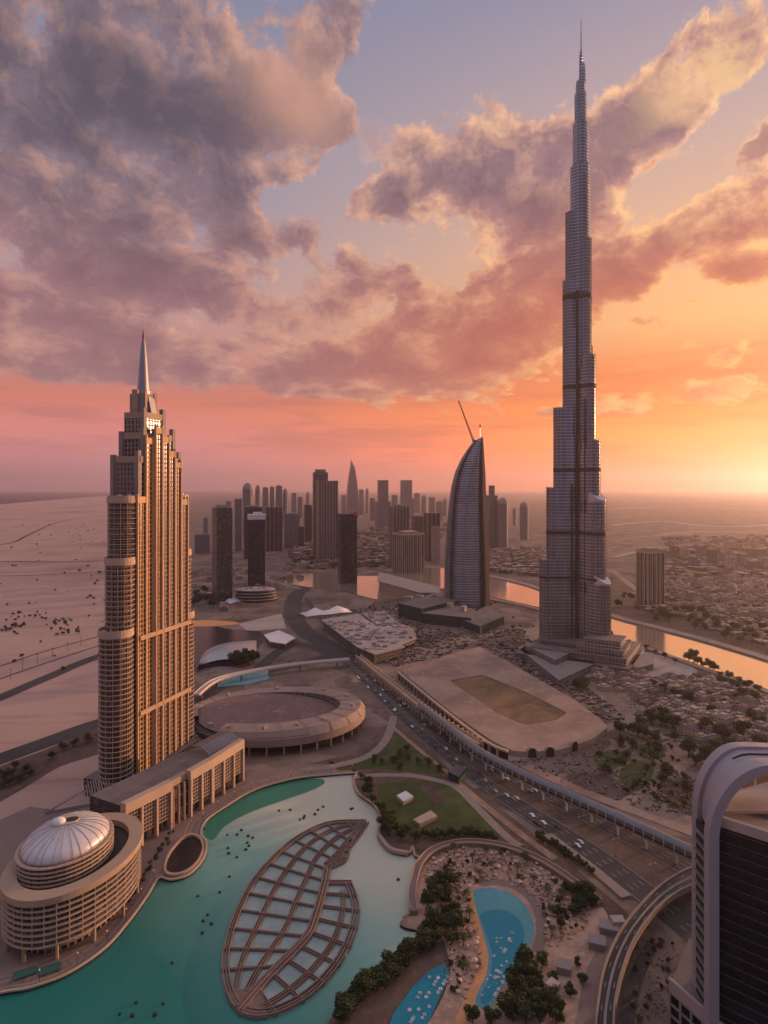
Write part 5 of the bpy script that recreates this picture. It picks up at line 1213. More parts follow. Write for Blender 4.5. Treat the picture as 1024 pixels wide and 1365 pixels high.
# ---------------------------------------------------------------- raised sand square with the sunken field
def square():
    z = 4.6; q = [(533, 894), (600, 872), (640, 862), (700, 895), (770, 935), (812, 968), (790, 985), (745, 1000), (690, 1003), (660, 990), (600, 948)]
    p = gl(q, z); hole = gl([(598, 907), (644, 899), (700, 922), (757, 950), (742, 960), (700, 967), (664, 951)], z)
    t = thing('raised_square', 'raised sand coloured square with arched openings and a sunken brown field', 'square', (*g(665, 935), 0))
    a = MB(); k = bmesh.new()
    # top with a hole: fan strips between outline and field edge
    c = (sum(x for x, y in hole) / len(hole), sum(y for x, y in hole) / len(hole)); N = 64
    def ray(poly, th):
        d = (math.cos(th), math.sin(th)); best = None
        for i in range(len(poly)):
            A, B = poly[i], poly[(i + 1) % len(poly)]; ex, ey = B[0] - A[0], B[1] - A[1]; den = d[0] * ey - d[1] * ex
            if abs(den) < 1e-9: continue
            s = ((A[0] - c[0]) * ey - (A[1] - c[1]) * ex) / den; u = ((A[0] - c[0]) * d[1] - (A[1] - c[1]) * d[0]) / den
            if s > 0 and -1e-6 <= u <= 1 + 1e-6 and (best is None or s < best): best = s
        return (c[0] + d[0] * best, c[1] + d[1] * best)
    O = [ray(p, 2 * PI * i / N) for i in range(N)]; I = [ray(hole, 2 * PI * i / N) for i in range(N)]
    a.ringwall(O, I, 0.1, z, 1, 0); k.free()
    a.build('platform', [dirt('square_earth', (0.27, 0.185, 0.14), (0.40, 0.28, 0.215), (0.46, 0.33, 0.26), .018, .12), M['stone']], t)
    f_ = MB(); f_.face([(*x, z - 1.3) for x in I]); m = dirt('dry_field', (0.17, 0.11, 0.06), (0.27, 0.17, 0.095), (0.34, 0.20, 0.12), .02, .1); f_.build('sunken_field', m, t)
    # arches in the right hand wall
    for i, (k, tt) in enumerate(((7, .35), (7, .78), (6, .45))):
        A, B_ = p[k + 1], p[k]; e = (A[0] + (B_[0] - A[0]) * tt, A[1] + (B_[1] - A[1]) * tt); fr = Fr(*e, math.atan2(B_[1] - A[1], B_[0] - A[0])); w, hg = 3.2, 7.2; n = 10
        prof = [(-w, 0), (w, 0)] + [(w * math.cos(PI * j / n), hg - w + w * math.sin(PI * j / n)) for j in range(n + 1)]
        b = MB(); b.loft([[(*fr(u, -.9), v + .1) for u, v in prof], [(*fr(u, 2.5), v + .1) for u, v in prof]]); b.build('arch_opening', M['dark'], t)
        wide = [(u * 1.22, v * 1.1) for u, v in prof]; b = MB(); b.loft([[(*fr(u, -.6), v + .1) for u, v in wide], [(*fr(u, 2.2), v + .1) for u, v in wide]]); b.build('arch_surround', M['stone'], t)
    # portal frames along the road side
    wp = catmull(p[-2:] + [p[0]], 10); wp = resample(catmull([g(531, 905), g(597, 961), g(655, 1005), g(688, 1016)], 8), 9.5)
    for A, B in zip(wp, wp[1:]):
        b = MB(); L = math.dist(A, B); fr = Fr(*A, math.atan2(B[1] - A[1], B[0] - A[0]))
        b.box(fr, 0, 1.6, -1.4, 1.4, 0, 8.2); b.box(fr, 1.6, L, -1.2, 1.2, 6.4, 8.0, 0, 0, True); b.box(fr, 1.7, L, .6, 1.1, 0, 6.3, 1); b.build('portal_frame', [M['stone_light'], M['dark']], t)
square()

# ---------------------------------------------------------------- colonnade and the covered walkway along the motorway
def colonnade():
    L = resample(catmull(gl([(478, 884), (520, 920), (570, 960), (640, 1006)]), 8), 7.0); t = thing('stone_colonnade', 'long double row of pale columns running along the motorway by the raised square', 'colonnade', (*L[20], 0))
    d = MB(); d.path(L, 7.5, 7.2, 8.2); d.path(offset_line(L, 2.6), 1.2, 8.2, 9.2); d.path(offset_line(L, -2.6), 1.2, 8.2, 9.2); d.build('roof_beam', M['stone'], t)
    for i, p in enumerate(L[:48]):
        a = MB(); A = offset_line(L, 3.2)[i]; B = offset_line(L, -3.2)[i]
        for q in (A, B): a.prism(ellipse(*q, .75, .75, 0, 6), 0, 7.2); a.prism(ellipse(*q, 1.2, 1.2, 0.4, 4), 9.2, 10.3)
        a.build('column_pair', M['stone_light'], t)
colonnade()
def walkway():
    L = resample(catmull(gl([(560, 943), (600, 975), (640, 1006), (700, 1038), (760, 1065), (830, 1097), (890, 1125), (940, 1148), (1040, 1190)], 9), 8), 6.0)
    t = thing('covered_walkway', 'long elevated covered walkway with blue grey curved roof beside the motorway', 'walkway', (*L[30], 0))
    d = MB(); d.path(L, 6.0, 7.4, 8.6); d.build('deck', M['concrete'], t)
    r = MB(); offs = [(-3.2, 12.0), (-2.4, 13.2), (-.8, 13.9), (.8, 13.9), (2.4, 13.2), (3.2, 12.0)]
    for (o0, z0), (o1, z1) in zip(offs, offs[1:]):
        A, B = offset_line(L, o0), offset_line(L, o1)
        for i in range(len(L) - 1): r.face([(*A[i], z0), (*A[i + 1], z0), (*B[i + 1], z1), (*B[i], z1)])
    r.build('curved_roof', mat('roof_sheet', (0.17, 0.18, 0.20), .4, .35, .12, metal=.3), t, True)
    gls = MB()
    for o in (-3.05, 3.05): gls.path(offset_line(L, o), .12, 8.6, 9.7)
    gls.build('glass_side', M['dark_glass'], t)
    mu = MB()
    for o in (-3.2, 3.2):
        for p in offset_line(L, o)[::1]: mu.prism(ellipse(*p, .18, .18, 0, 4), 8.6, 12.2)
    mu.build('mullion', M['white'], t)
    for i, p in enumerate(L[1::3]):
        a = MB(); a.tube([(*p, 0), (*p, 4.5)], .7, 6); q = offset_line(L, 2.6)[1 + 3 * i]; s = offset_line(L, -2.6)[1 + 3 * i]
        a.tube([(*p, 4), (*q, 7.5)], .45, 5); a.tube([(*p, 4), (*s, 7.5)], .45, 5); a.build('support', M['white'], t)
walkway()
# ---------------------------------------------------------------- the curved flyover in the corner
def flyover():
    z = 9.0
    Lp = [(793, 1420), (793, 1365), (796, 1336), (803, 1295), (818, 1256), (839, 1223), (868, 1191), (895, 1170), (925, 1155), (975, 1138), (1040, 1125)]
    Rp = [(820, 1420), (820, 1365), (822, 1336), (830, 1300), (842, 1265), (857, 1238), (876, 1214), (898, 1195), (925, 1181), (975, 1162), (1040, 1147)]
    A, B = catmull(gl(Lp, z), 6), catmull(gl(Rp, z), 6); t = thing('curved_flyover', 'curved two way flyover with pale parapets crossing the motorway at lower right', 'bridge', (*A[20], 0))
    d = MB(); d.ribbon(A, B, z - 1.8, z, 0, 1); d.build('deck', [M['asphalt'], M['concrete']], t)
    for s, o in ((A, -.5), (B, .5)):
        w = MB(); w.path(offset_line(s, o), .8, z - 1.4, z + 1.0); w.build('parapet', M['concrete'], t)
    md = MB(); md.path(mid(A, B, .5), .5, z, z + .5); md.build('median_barrier', M['concrete'], t)
    ln = MB()
    for k in (.06, .46, .54, .94): ln.path(mid(A, B, k), .3, z + .03)
    for k in (.27, .73):
        p = resample(mid(A, B, k), 1.0); i = 0
        while i + 4 < len(p): ln.path(p[i:i + 4], .16, z + .035); i += 12
    ln.build('lane_line', M['line'], t)
    for p in mid(A, B, .5)[4:-1:5]:
        c = MB(); c.prism(ellipse(*p, 1.6, 1.2, 0, 10), 0, z - 1.8); c.build('pier', M['concrete'], t)
flyover()
def terrace_wall():
    L = catmull(gl([(552, 1214), (549.5, 1195), (553, 1170), (562, 1147), (582, 1131), (620, 1122), (670, 1127), (716, 1144), (757, 1169), (800, 1203)], 4), 6)
    t = thing('terrace_wall', 'curving broad topped brown wall around the sandy bathing terrace', 'wall', (*L[20], 0)); a = MB(); a.path(L, 3.4, 1.4, 4.0); a.build('wall', M['paving'], t); b = MB(); b.path(offset_line(L, 1.7), .5, 3.9, 5.0); b.path(offset_line(L, -1.7), .5, 3.9, 4.7); b.build('coping', M['stone'], t)
terrace_wall()
a = MB(); a.path(catmull(gl([(505, 1114), (520, 1132), (544, 1138)], 2), 6), 2.2, 1.4, 3.2); tag(a.build('bastion_wall', M['stone']), 'low curved stone wall bulging into the lake below the lawn', 'wall')

# ---------------------------------------------------------------- trees
def leaf_cloud(seed, h, r, n, leaf, squash=.8, trunk=True, clumps=9):
    rr = random.Random(seed); a = MB(); cs = []
    for i in range(clumps):
        th = rr.random() * 2 * PI; d = r * .62 * math.sqrt(rr.random()); zz = h * (.45 + .38 * rr.random()); cs.append((d * math.cos(th), d * math.sin(th), zz, r * rr.uniform(.34, .56)))
    for i in range(n):
        cx, cy, cz, cr = rr.choice(cs); v = Vector((rr.gauss(0, 1), rr.gauss(0, 1), rr.gauss(0, 1))).normalized() * cr * rr.random() ** .4
        p = Vector((cx + v.x, cy + v.y, max(.3, cz + v.z * squash))); s = leaf * rr.uniform(.6, 1.3)
        x = Vector((rr.gauss(0, 1), rr.gauss(0, 1), rr.gauss(0, .6))).normalized(); y = x.cross(Vector((rr.gauss(0, 1), rr.gauss(0, 1), rr.gauss(0, 1)))).normalized()
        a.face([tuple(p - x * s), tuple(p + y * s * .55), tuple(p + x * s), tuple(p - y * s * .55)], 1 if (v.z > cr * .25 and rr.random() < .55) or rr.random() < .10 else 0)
    t = None
    if trunk:
        t = MB(); t.tube([(0, 0, 0), (.1, 0, h * .25), (0, .1, h * .5)], [r * .09, r * .065, r * .04], 7)
        for (cx, cy, cz, cr) in cs[:5]: t.tube([(0, 0, h * .28), (cx * .5, cy * .5, h * .42), (cx, cy, cz)], [r * .05, r * .035, r * .015], 5)
    return a, t
def tree_proto(name, seed, h, r, n, leaf, m, **kw):
    t = thing(name, '', 'tree'); a, tr = leaf_cloud(seed, h, r, n, leaf, **kw)
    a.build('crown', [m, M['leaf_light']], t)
    if tr: tr.build('trunk', M['bark'], t)
    return t
PT = [tree_proto('broadleaf_tree', 11 + i, 9, 4.6, 1500, .50, M['leaf'], clumps=11) for i in range(4)]
PW = [tree_proto('olive_tree', 31 + i, 7, 4.0, 1200, .42, M['leaf_warm'], clumps=9) for i in range(2)]
def bush_proto(seed, m):
    a, _ = leaf_cloud(seed, 2.4, 1.9, 380, .30, trunk=False, clumps=6); return tag(a.build('bush', m), '', 'bush')
PB = [bush_proto(51 + i, (M['leaf'], M['leaf'], M['leaf_warm'])[i]) for i in range(3)]
used = set()
def plant(protos, p, z, sc, label, group):
    o = R.choice(protos); rz = R.random() * 6.28
    if o.name not in used:
        used.add(o.name); o.location = (*p, z); o.rotation_euler = (0, 0, rz); o.scale = (sc, sc, sc * R.uniform(.85, 1.15)); o['label'] = label; o['group'] = group; return o
    return dup(o, (*p, z), rz, (sc, sc, sc * R.uniform(.85, 1.15)), label, group)
def near(px, j=3): return g(px[0] + R.uniform(-j, j), px[1] + R.uniform(-j, j), 1.5)
for i in range(30):
    k = i / 29; x = 447 + (575 - 447) * k; y = 1364 - (1364 - 1252) * k ** .95
    plant(PT, near((x + R.uniform(-6, 12), y + R.uniform(-4, 8)), 3), 1.5, R.uniform(.75, 1.15), 'dark green tree in the belt along the lower lake shore', 'trees in the belt along the lower lake shore')
for px in [(575, 1190), (585, 1180), (592, 1195), (600, 1184), (583, 1205), (597, 1208), (570, 1215), (590, 1225), (604, 1222), (598, 1245), (608, 1238), (586, 1240), (600, 1258), (576, 1232)]:
    plant(PT, near(px), 1.5, R.uniform(.7, 1.05), 'dark green tree on the left side of the bathing terrace', 'trees on the left side of the bathing terrace')
for px in [(692, 1306), (696, 1294), (700, 1300), (712, 1308), (690, 1315), (705, 1325), (720, 1322), (686, 1330), (694, 1340), (708, 1345), (725, 1342), (676, 1354), (690, 1352), (628, 1364), (655, 1366), (684, 1360), (702, 1362), (722, 1362), (738, 1350), (742, 1362), (735, 1335), (682, 1344), (698, 1283)]:
    plant(PT, near(px), 1.5, R.uniform(.72, 1.0), 'dark bushy tree in the dense grove at the lower end of the curved pool', 'trees in the grove at the lower end of the curved pool')
for px in [(757, 1190), (766, 1197), (774, 1188), (770, 1208), (780, 1205), (785, 1198), (792, 1208), (776, 1218), (764, 1222)]:
    plant(PT, near(px), 1.5, R.uniform(.65, .95), 'dark green tree in the small group beside the pool houses', 'trees beside the pool houses')
for px in [(744, 1208), (746, 1225), (748, 1240), (722, 1290), (740, 1310), (772, 1290), (775, 1310), (760, 1330)]:
    plant(PT, near(px), 1.5, R.uniform(.45, .7), 'small dark tree between the pool houses and the curved pool', 'small trees by the pool houses')
for px in [(488, 1050), (492, 1062), (500, 1070), (508, 1082), (515, 1092), (512, 1104), (522, 1100), (530, 1108), (520, 1116), (534, 1118), (484, 1040), (543, 1112), (512, 1110), (526, 1090)]:
    plant(PW if R.random() < .4 else PT, near(px), 1.5, R.uniform(.65, 1.05), 'bushy tree on the lake side edge of the lawn', 'trees on the lake side edge of the lawn')
for i in range(17):
    plant(PT, near((553 + i * 6.6 + R.uniform(-2, 2), 1121 - 4 * math.sin(i / 16 * PI)), 2), 1.5, R.uniform(.5, .8), 'dark tree in the row between the lawn and the terrace wall', 'trees in the row between the lawn and the terrace wall')
for px in [(520, 1012), (533, 1008), (545, 1015), (512, 1018), (556, 1020), (500, 1020), (527, 1018), (570, 1024), (540, 1000), (585, 1030), (500, 1012), (535, 1025)]:
    plant(PW, near(px), 1.5, R.uniform(.6, 1.0), 'olive green tree on the wedge of grass by the motorway', 'trees on the wedge of grass by the motorway')
for i in range(16):
    k = i / 15; plant(PT, near((716 + 75 * k, 1118 + 48 * k), 3), 1.5, R.uniform(.4, .65), 'small tree between the motorway and the terrace wall', 'small trees between the motorway and the terrace wall')
for px in [(318, 884), (326, 880), (332, 886), (312, 888), (338, 884), (322, 890)]:
    p = g(*px); plant(PT, p, 0, R.uniform(1.4, 2.0), 'dark tree in the clump before the pale shell hall', 'trees in the clump before the shell hall')
for px in [(268, 800), (272, 790), (264, 808), (276, 803), (262, 796), (284, 812), (258, 808)]:
    p = g(*px); plant(PT, p, 0, R.uniform(1.6, 2.4), 'dark tree around the foot of the dark slab tower', 'trees at the foot of the dark slab tower')
for px, s in [((815, 848), 1), ((826, 853), .9), ((838, 858), .9), ((850, 862), 1), ((862, 867), 1.1), ((874, 872), 1.0), ((886, 878), 1.2), ((900, 884), .9), ((918, 883), 2.0), ((925, 880), 2.2), ((930, 887), 1.8), ((938, 890), 1.4), ((946, 892), 2.0), ((952, 896), 1.9), ((960, 902), 1.2), ((972, 906), 1.5), ((985, 911), 1.6), ((998, 918), 1.6), ((1010, 924), 1.6), ((962, 912), 1.6), ((978, 920), 1.5), ((990, 928), 1.6), ((1005, 935), 1.6)]:
    plant(PT, g(*px), 0, s * .72 * R.uniform(.85, 1.1), 'dark tree in the line along the near bank of the river', 'trees along the near river bank')
for px in [(775, 922), (780, 918), (770, 920), (870, 962), (880, 966), (890, 968), (884, 958), (868, 968), (896, 972), (860, 985), (872, 992), (850, 980), (950, 950), (965, 945), (940, 975), (958, 980), (955, 1000), (965, 990), (900, 990), (838, 975), (852, 968), (1000, 960), (1010, 970), (975, 1000), (826, 982), (916, 1010), (940, 1030), (948, 1022), (955, 1015), (930, 1020), (990, 985), (1015, 1000), (920, 940), (900, 935), (885, 920), (870, 918), (945, 930), (980, 935)]:
    plant(PT, g(px[0] + R.uniform(-3, 3), px[1] + R.uniform(-2, 2)), 0, R.uniform(.9, 1.6), 'dark tree among the low houses right of the raised square', 'trees among the low houses right of the square')
for i in range(60):
    for _ in range(30):
        q = (R.uniform(770, 930), R.uniform(985, 1085))
        if inside(q, [(790, 1012), (832, 985), (890, 990), (925, 1025), (915, 1080), (870, 1078), (812, 1046)]): break
    plant(PB + PW, g(*q), 0, R.uniform(.7, 1.3) * (1.0 if R.random() < .7 else 1.4), 'green bush in the garden plots beside the covered walkway', 'bushes in the garden plots beside the covered walkway')
for px in [(8, 1040), (16, 1034), (24, 1044), (4, 1050), (30, 1038), (12, 1048), (36, 1030), (20, 1026), (42, 1034), (0, 1035), (85, 1000), (100, 995), (118, 990), (70, 1012)]:
    plant(PW, g(*px), 0, R.uniform(.7, 1.1), 'green shrub tree beside the road on the desert edge', 'shrubs beside the road on the desert edge')
for i in range(70):
    q = R.choice([(18, 828), (80, 832), (105, 716), (60, 822), (120, 800), (20, 838), (95, 838)]); p = g(q[0] + R.gauss(0, 14), q[1] + R.gauss(0, 5))
    plant(PB, p, 0, R.uniform(.9, 2.2), 'dark scrub bush scattered on the pink sand flat', 'scrub bushes on the sand flat')
for i in range(60):
    for _ in range(40):
        q = (R.uniform(555, 800), R.uniform(1128, 1330))
        if inside(q, [(560, 1160), (600, 1134), (672, 1136), (760, 1185), (790, 1220), (740, 1270), (720, 1200), (670, 1170), (625, 1185), (630, 1250), (615, 1320), (590, 1330), (600, 1230)]): break
    plant(PB, g(*q, 1.6), 1.6, R.uniform(.5, 1.0), 'dark green bush on the sandy bathing terrace', 'bushes on the sandy bathing terrace')
for i in range(26):
    q = (R.uniform(505, 720), R.uniform(800, 900)); 
    plant(PB, g(*q), 0, R.uniform(1, 2), 'low bush on the building site below the tall towers', 'bushes on the building site')

def palm_proto(seed):
    rr = random.Random(seed); t = thing('palm_tree', '', 'palm'); b = MB(); b.tube([(0, 0, 0), (.15, 0, 3), (.1, .1, 6)], [.28, .2, .16], 7); b.build('trunk', M['bark'], t); a = MB()
    for i in range(16):
        th = 2 * PI * i / 16 + rr.random() * .3; up = rr.uniform(.1, 1.0); L = rr.uniform(2.4, 3.1); pts = []
        for k in range(6):
            s = k / 5; pts.append((L * s * math.cos(th), L * s * math.sin(th), 6 + up * 1.6 * s - 2.2 * s * s))
        for p, q in zip(pts, pts[1:]):
            w = .42 * (1 - .6 * (q[2] < 5)); nx, ny = -math.sin(th) * w, math.cos(th) * w
            a.face([(p[0] - nx, p[1] - ny, p[2] - .25), p, q, (q[0] - nx, q[1] - ny, q[2] - .25)]); a.face([p, (p[0] + nx, p[1] + ny, p[2] - .25), (q[0] + nx, q[1] + ny, q[2] - .25), q])
    a.build('crown', M['leaf'], t); return t
PPALM = [palm_proto(71), palm_proto(72)]
for px in [(640, 1172), (655, 1160), (690, 1165), (712, 1180), (730, 1196), (738, 1222), (736, 1248), (668, 1148), (630, 1150), (622, 1200), (626, 1228), (618, 1262), (622, 1296), (606, 1140), (750, 1200), (700, 1150), (648, 1140), (612, 1180)]:
    plant(PPALM, g(*px, 1.6), 1.6, R.uniform(.75, 1.0), 'small palm tree among the parasols of the bathing terrace', 'palms on the bathing terrace')

# ---------------------------------------------------------------- parasols, sunbeds, floats, people-sized things
def parasol_proto(col):
    t = thing('beach_parasol', '', 'parasol'); a = MB(); n = 8
    a.loft([[(1.7 * math.cos(2 * PI * i / n), 1.7 * math.sin(2 * PI * i / n), 2.3) for i in range(n)], [(.15 * math.cos(2 * PI * i / n), .15 * math.sin(2 * PI * i / n), 3.1) for i in range(n)]]); a.build('canopy', mat('parasol_cloth', col, .8, .1, 1, objvar=.3), t)
    b = MB(); b.tube([(0, 0, 0), (0, 0, 2.6)], .06, 5); b.build('pole', M['metal'], t); return t
PP_ = [(parasol_proto((.36, .22, .16)), 'tan'), (parasol_proto((.52, .38, .29)), 'pale'), (parasol_proto((.13, .075, .06)), 'brown')]
def bed_proto():
    t = thing('sunbed', '', 'sunbed'); a = MB(); f0 = Fr(0, 0, 0); a.box(f0, -.35, .35, -.9, .5, .3, .42); a.face([(-.35, .5, .42), (.35, .5, .42), (.35, 1.0, .8), (-.35, 1.0, .8)]); a.build('cushion', M['tan'], t)
    b = MB()
    for x in (-.3, .3):
        for y in (-.8, .45): b.box(f0, x - .04, x + .04, y - .04, y + .04, 0, .3)
    b.build('frame', M['bark'], t); return t
PBED = bed_proto()

ter = gl([(562, 1162), (584, 1140), (622, 1131), (672, 1137), (716, 1153), (762, 1184), (792, 1212), (775, 1245), (748, 1262), (728, 1262), (726, 1225), (715, 1200), (690, 1178), (660, 1172), (625, 1180), (628, 1215), (640, 1250), (640, 1290), (622, 1330), (606, 1330), (610, 1270), (612, 1225), (590, 1172), (565, 1180)], 1.6)
xs = [p[0] for p in ter]; ys = [p[1] for p in ter]; pts = []; tries = 0
while len(pts) < 330 and tries < 60000:
    tries += 1; p = (R.uniform(min(xs), max(xs)), R.uniform(min(ys), max(ys)))
    if inside(p, ter) and all(math.dist(p, q) > 2.5 for q in pts): pts.append(p)
for i, p in enumerate(pts):
    if i < 190:
        pr, nm = R.choice(PP_); lab, gp = nm + ' parasol among the many open on the bathing terrace', nm + ' parasols open on the bathing terrace'
        if pr.name in used: dup(pr, (*p, 1.6), R.random() * 6, R.uniform(.5, .8), lab, gp)
        else: used.add(pr.name); pr.scale = (.7, .7, .7); pr.location = (*p, 1.6); pr['label'] = lab; pr['group'] = gp
    else:
        lab, gp = 'pale sunbed set out among the parasols of the bathing terrace', 'sunbeds set out on the bathing terrace'
        if PBED.name in used: dup(PBED, (*p, 1.62), R.random() * 6, 1.25, lab, gp)
        else: used.add(PBED.name); PBED.location = (*p, 1.62); PBED['label'] = lab; PBED['group'] = gp
def float_proto():
    a = MB(); n = 12
    a.loft([[((.75 + .28 * math.cos(b)) * math.cos(2 * PI * i / n), (.75 + .28 * math.cos(b)) * math.sin(2 * PI * i / n), .12 + .28 * math.sin(b)) for i in range(n)] for b in (2 * PI * k / 6 for k in range(7))], 0, True, False)
    return a.build('pool_ring', mat('float_vinyl', (.70, .68, .62), .4, .15, 2, objvar=.3), None, True)
PF = float_proto(); fl_px = []
for _ in range(46):
    k = R.random(); fl_px.append((676 - 22 * k + R.gauss(0, 8), 1240 + 92 * k + R.gauss(0, 4)))
fl_px = [q for q in fl_px if inside(g(*q, 1.7), PP)][:34]
for i, q in enumerate(fl_px):
    o = PF if i == 0 else PF.copy()
    if i: COL.objects.link(o)
    o.location = (*g(*q, 1.8), 1.8); s = R.uniform(.4, .85); o.scale = (s, s, s); tag(o, 'pale inflatable ring drifting in the curved blue pool', 'pool float', 'inflatable rings in the curved pool')
for i in range(24):
    o = PF.copy(); COL.objects.link(o); k = R.randrange(3); s = R.random(); q = (585 - 38 * s - 12 + 12 * k, 1302 + 62 * s)
    o.location = (*g(*q, 1.7), 1.72); o.scale = (.7, .7, .7); tag(o, 'pale inflatable ring in the lanes of the lower narrow pool', 'pool float', 'inflatable rings in the lower narrow pool')
def buoy_proto():
    t = thing('lake_buoy', '', 'buoy'); a = MB(); a.lathe(0, 0, [(.5, -.2), (1.0, .1), (1.0, .5), (.55, .8)], 10); a.build('hull', M['dark'], t); b = MB(); b.tube([(0, 0, .7), (.2, .1, 1.3)], [.35, .2], 6); b.build('nozzle', M['dark'], t); return t
BU = buoy_proto()
bp = [(264, 1112), (272, 1105), (303, 1113), (316, 1113), (322, 1107), (331, 1115), (337, 1117), (304, 1131), (305, 1138), (316, 1143), (328, 1133), (330, 1124), (332, 1128), (306, 1169), (293, 1190), (264, 1195), (271, 1228), (277, 1220), (282, 1232), (270, 1244), (230, 1284), (182, 1337), (160, 1352), (177, 1354), (207, 1353), (218, 1338), (372, 1081), (387, 1080), (400, 1093), (406, 1088), (405, 1091), (420, 1086), (424, 1080), (431, 1076), (470, 1078), (468, 1079), (531, 1173)]
for i, q in enumerate(bp):
    lab, gp = 'small dark buoy floating on the turquoise lake', 'dark buoys on the turquoise lake'
    if i == 0: BU.location = (*g(*q, .2), .2); BU['label'] = lab; BU['group'] = gp
    else: dup(BU, (*g(*q, .2), .2), R.random() * 6, R.uniform(.7, 1.05), lab, gp)

# ---------------------------------------------------------------- vehicles and lamps
def car_proto(col, name='car'):
    t = thing(name, '', 'car'); f0 = Fr(0, 0, 0); a = MB()
    prof = [(-2.2, .35), (2.2, .35), (2.25, .8), (1.2, .95), (.6, 1.45), (-1.1, 1.45), (-1.7, 1.0), (-2.25, .9)]
    a.loft([[(u, v, w) for u, w in prof] for v in (-.88, .88)]); a.build('body', mat('car_paint', col, .3, .05, 1, spec=.5, objvar=.3), t)
    w = MB(); w.loft([[(u, v, z) for u, z in [(1.1, .98), (.58, 1.40), (-1.05, 1.40), (-1.6, 1.02)]] for v in (-.91, .91)]); w.build('window', M['dark_glass'], t)
    for x in (-1.4, 1.4):
        for y in (-.8, .8):
            k = MB(); k.loft([[(x + .36 * math.cos(2 * PI * i / 12), y + d, .36 + .36 * math.sin(2 * PI * i / 12)) for i in range(12)] for d in (-.12, .12)]); k.build('wheel', M['dark'], t)
    return t
CARS = [(car_proto((.62, .60, .58)), 'white'), (car_proto((.05, .05, .055)), 'black'), (car_proto((.28, .27, .27)), 'grey')]
def put_car(path, k, rev, where, z):
    pr, nm = R.choice(CARS); i = int(k * (len(path) - 2)); p, q = path[i], path[i + 1]; th = math.atan2(q[1] - p[1], q[0] - p[0]) + (PI if rev else 0)
    lab, gp = f'small {nm} car driving on {where}', f'{nm} cars on {where}'
    if pr.name in used: dup(pr, (*p, z), th, 1.0, lab, gp)
    else: used.add(pr.name); pr.location = (*p, z); pr.rotation_euler = (0, 0, th); pr['label'] = lab; pr['group'] = gp
for n_ in range(34): put_car(resample(mid(A1, B1, R.choice((.17, .4, .63, .85))), 2), R.uniform(.1, .8), False, 'the nearer lanes of the motorway', .33)
for n_ in range(34): put_car(resample(mid(A2, B2, R.choice((.17, .4, .63, .85))), 2), R.uniform(.1, .8), True, 'the farther lanes of the motorway', .33)
def lamp_proto():
    t = thing('street_lamp', '', 'street lamp'); a = MB(); a.tube([(0, 0, 0), (0, 0, 11)], [.16, .09], 6); a.tube([(-1.8, 0, 11.3), (0, 0, 11), (1.8, 0, 11.3)], .07, 5); a.build('post', M['metal'], t)
    for s in (-1, 1):
        h = MB(); h.box(Fr(s * 1.9, 0, 0), -.45, .45, -.15, .15, 11.2, 11.38, 0, 0, True); h.build('lamp_head', M['white'], t)
    return t
LP = lamp_proto(); md = resample(catmull(mid(A1, B1, 1.0), 2), 26)
for i, p in enumerate(md[1:22]):
    lab, gp = 'twin armed street lamp on the median of the motorway', 'street lamps on the motorway median'
    if i == 0: LP.location = (*p, .3); LP['label'] = lab; LP['group'] = gp; LP.rotation_euler = (0, 0, .4)
    else: dup(LP, (*p, .3), .4, 1, lab, gp)

# ---------------------------------------------------------------- the sand flat: scattered scrub, sheds, poles
for i in range(60):
    q = (R.uniform(-5, 150), 700 + 210 * R.random() ** 1.6)
    plant(PB, g(*q), 0, R.uniform(.8, 1.8) * (1.0 if q[1] > 780 else 1.6), 'dark scrub bush scattered on the pink sand flat', 'scrub bushes on the sand flat')
for px in ((-10, 912), (30, 893), (70, 876), (108, 861), (14, 905), (90, 868), (50, 885)):
    p = g(*px); t = thing('utility_pole', 'thin utility pole beside the tracks on the sand flat', 'utility pole', (*p, 0), 'utility poles beside the tracks on the sand flat'); a = MB(); a.tube([(*p, 0), (*p, 12)], [.3, .2], 5); a.build('post', M['bark'], t); b = MB(); b.tube([(p[0] - 1.8, p[1], 11), (p[0] + 1.8, p[1], 11)], .15, 4); b.build('cross_arm', M['bark'], t)
def post_proto():
    t = thing('promenade_lamp', '', 'lamp post'); a = MB(); a.tube([(0, 0, 0), (0, 0, 4.6)], [.12, .08], 6); a.build('post', M['dark'], t); b = MB(); b.lathe(0, 0, [(.12, 4.6), (.38, 4.9), (.3, 5.3), (.08, 5.5)], 8); b.build('lamp_head', M['white'], t); return t
PL_ = post_proto()
_egg = gl([(214, 1172), (236, 1174), (262, 1160), (278, 1138), (272, 1106), (250, 1106), (214, 1146)], 1.5)
for i, p in enumerate([q for q in resample(offset_line(WS, 2.0), 15)[2:24] if not inside(q, _egg)]):
    lab, gp = 'slim lamp post on the lake promenade', 'lamp posts on the lake promenade'
    if i == 0: PL_.location = (*p, 1.5); PL_['label'] = lab; PL_['group'] = gp
    else: dup(PL_, (*p, 1.5), 0, 1, lab, gp)
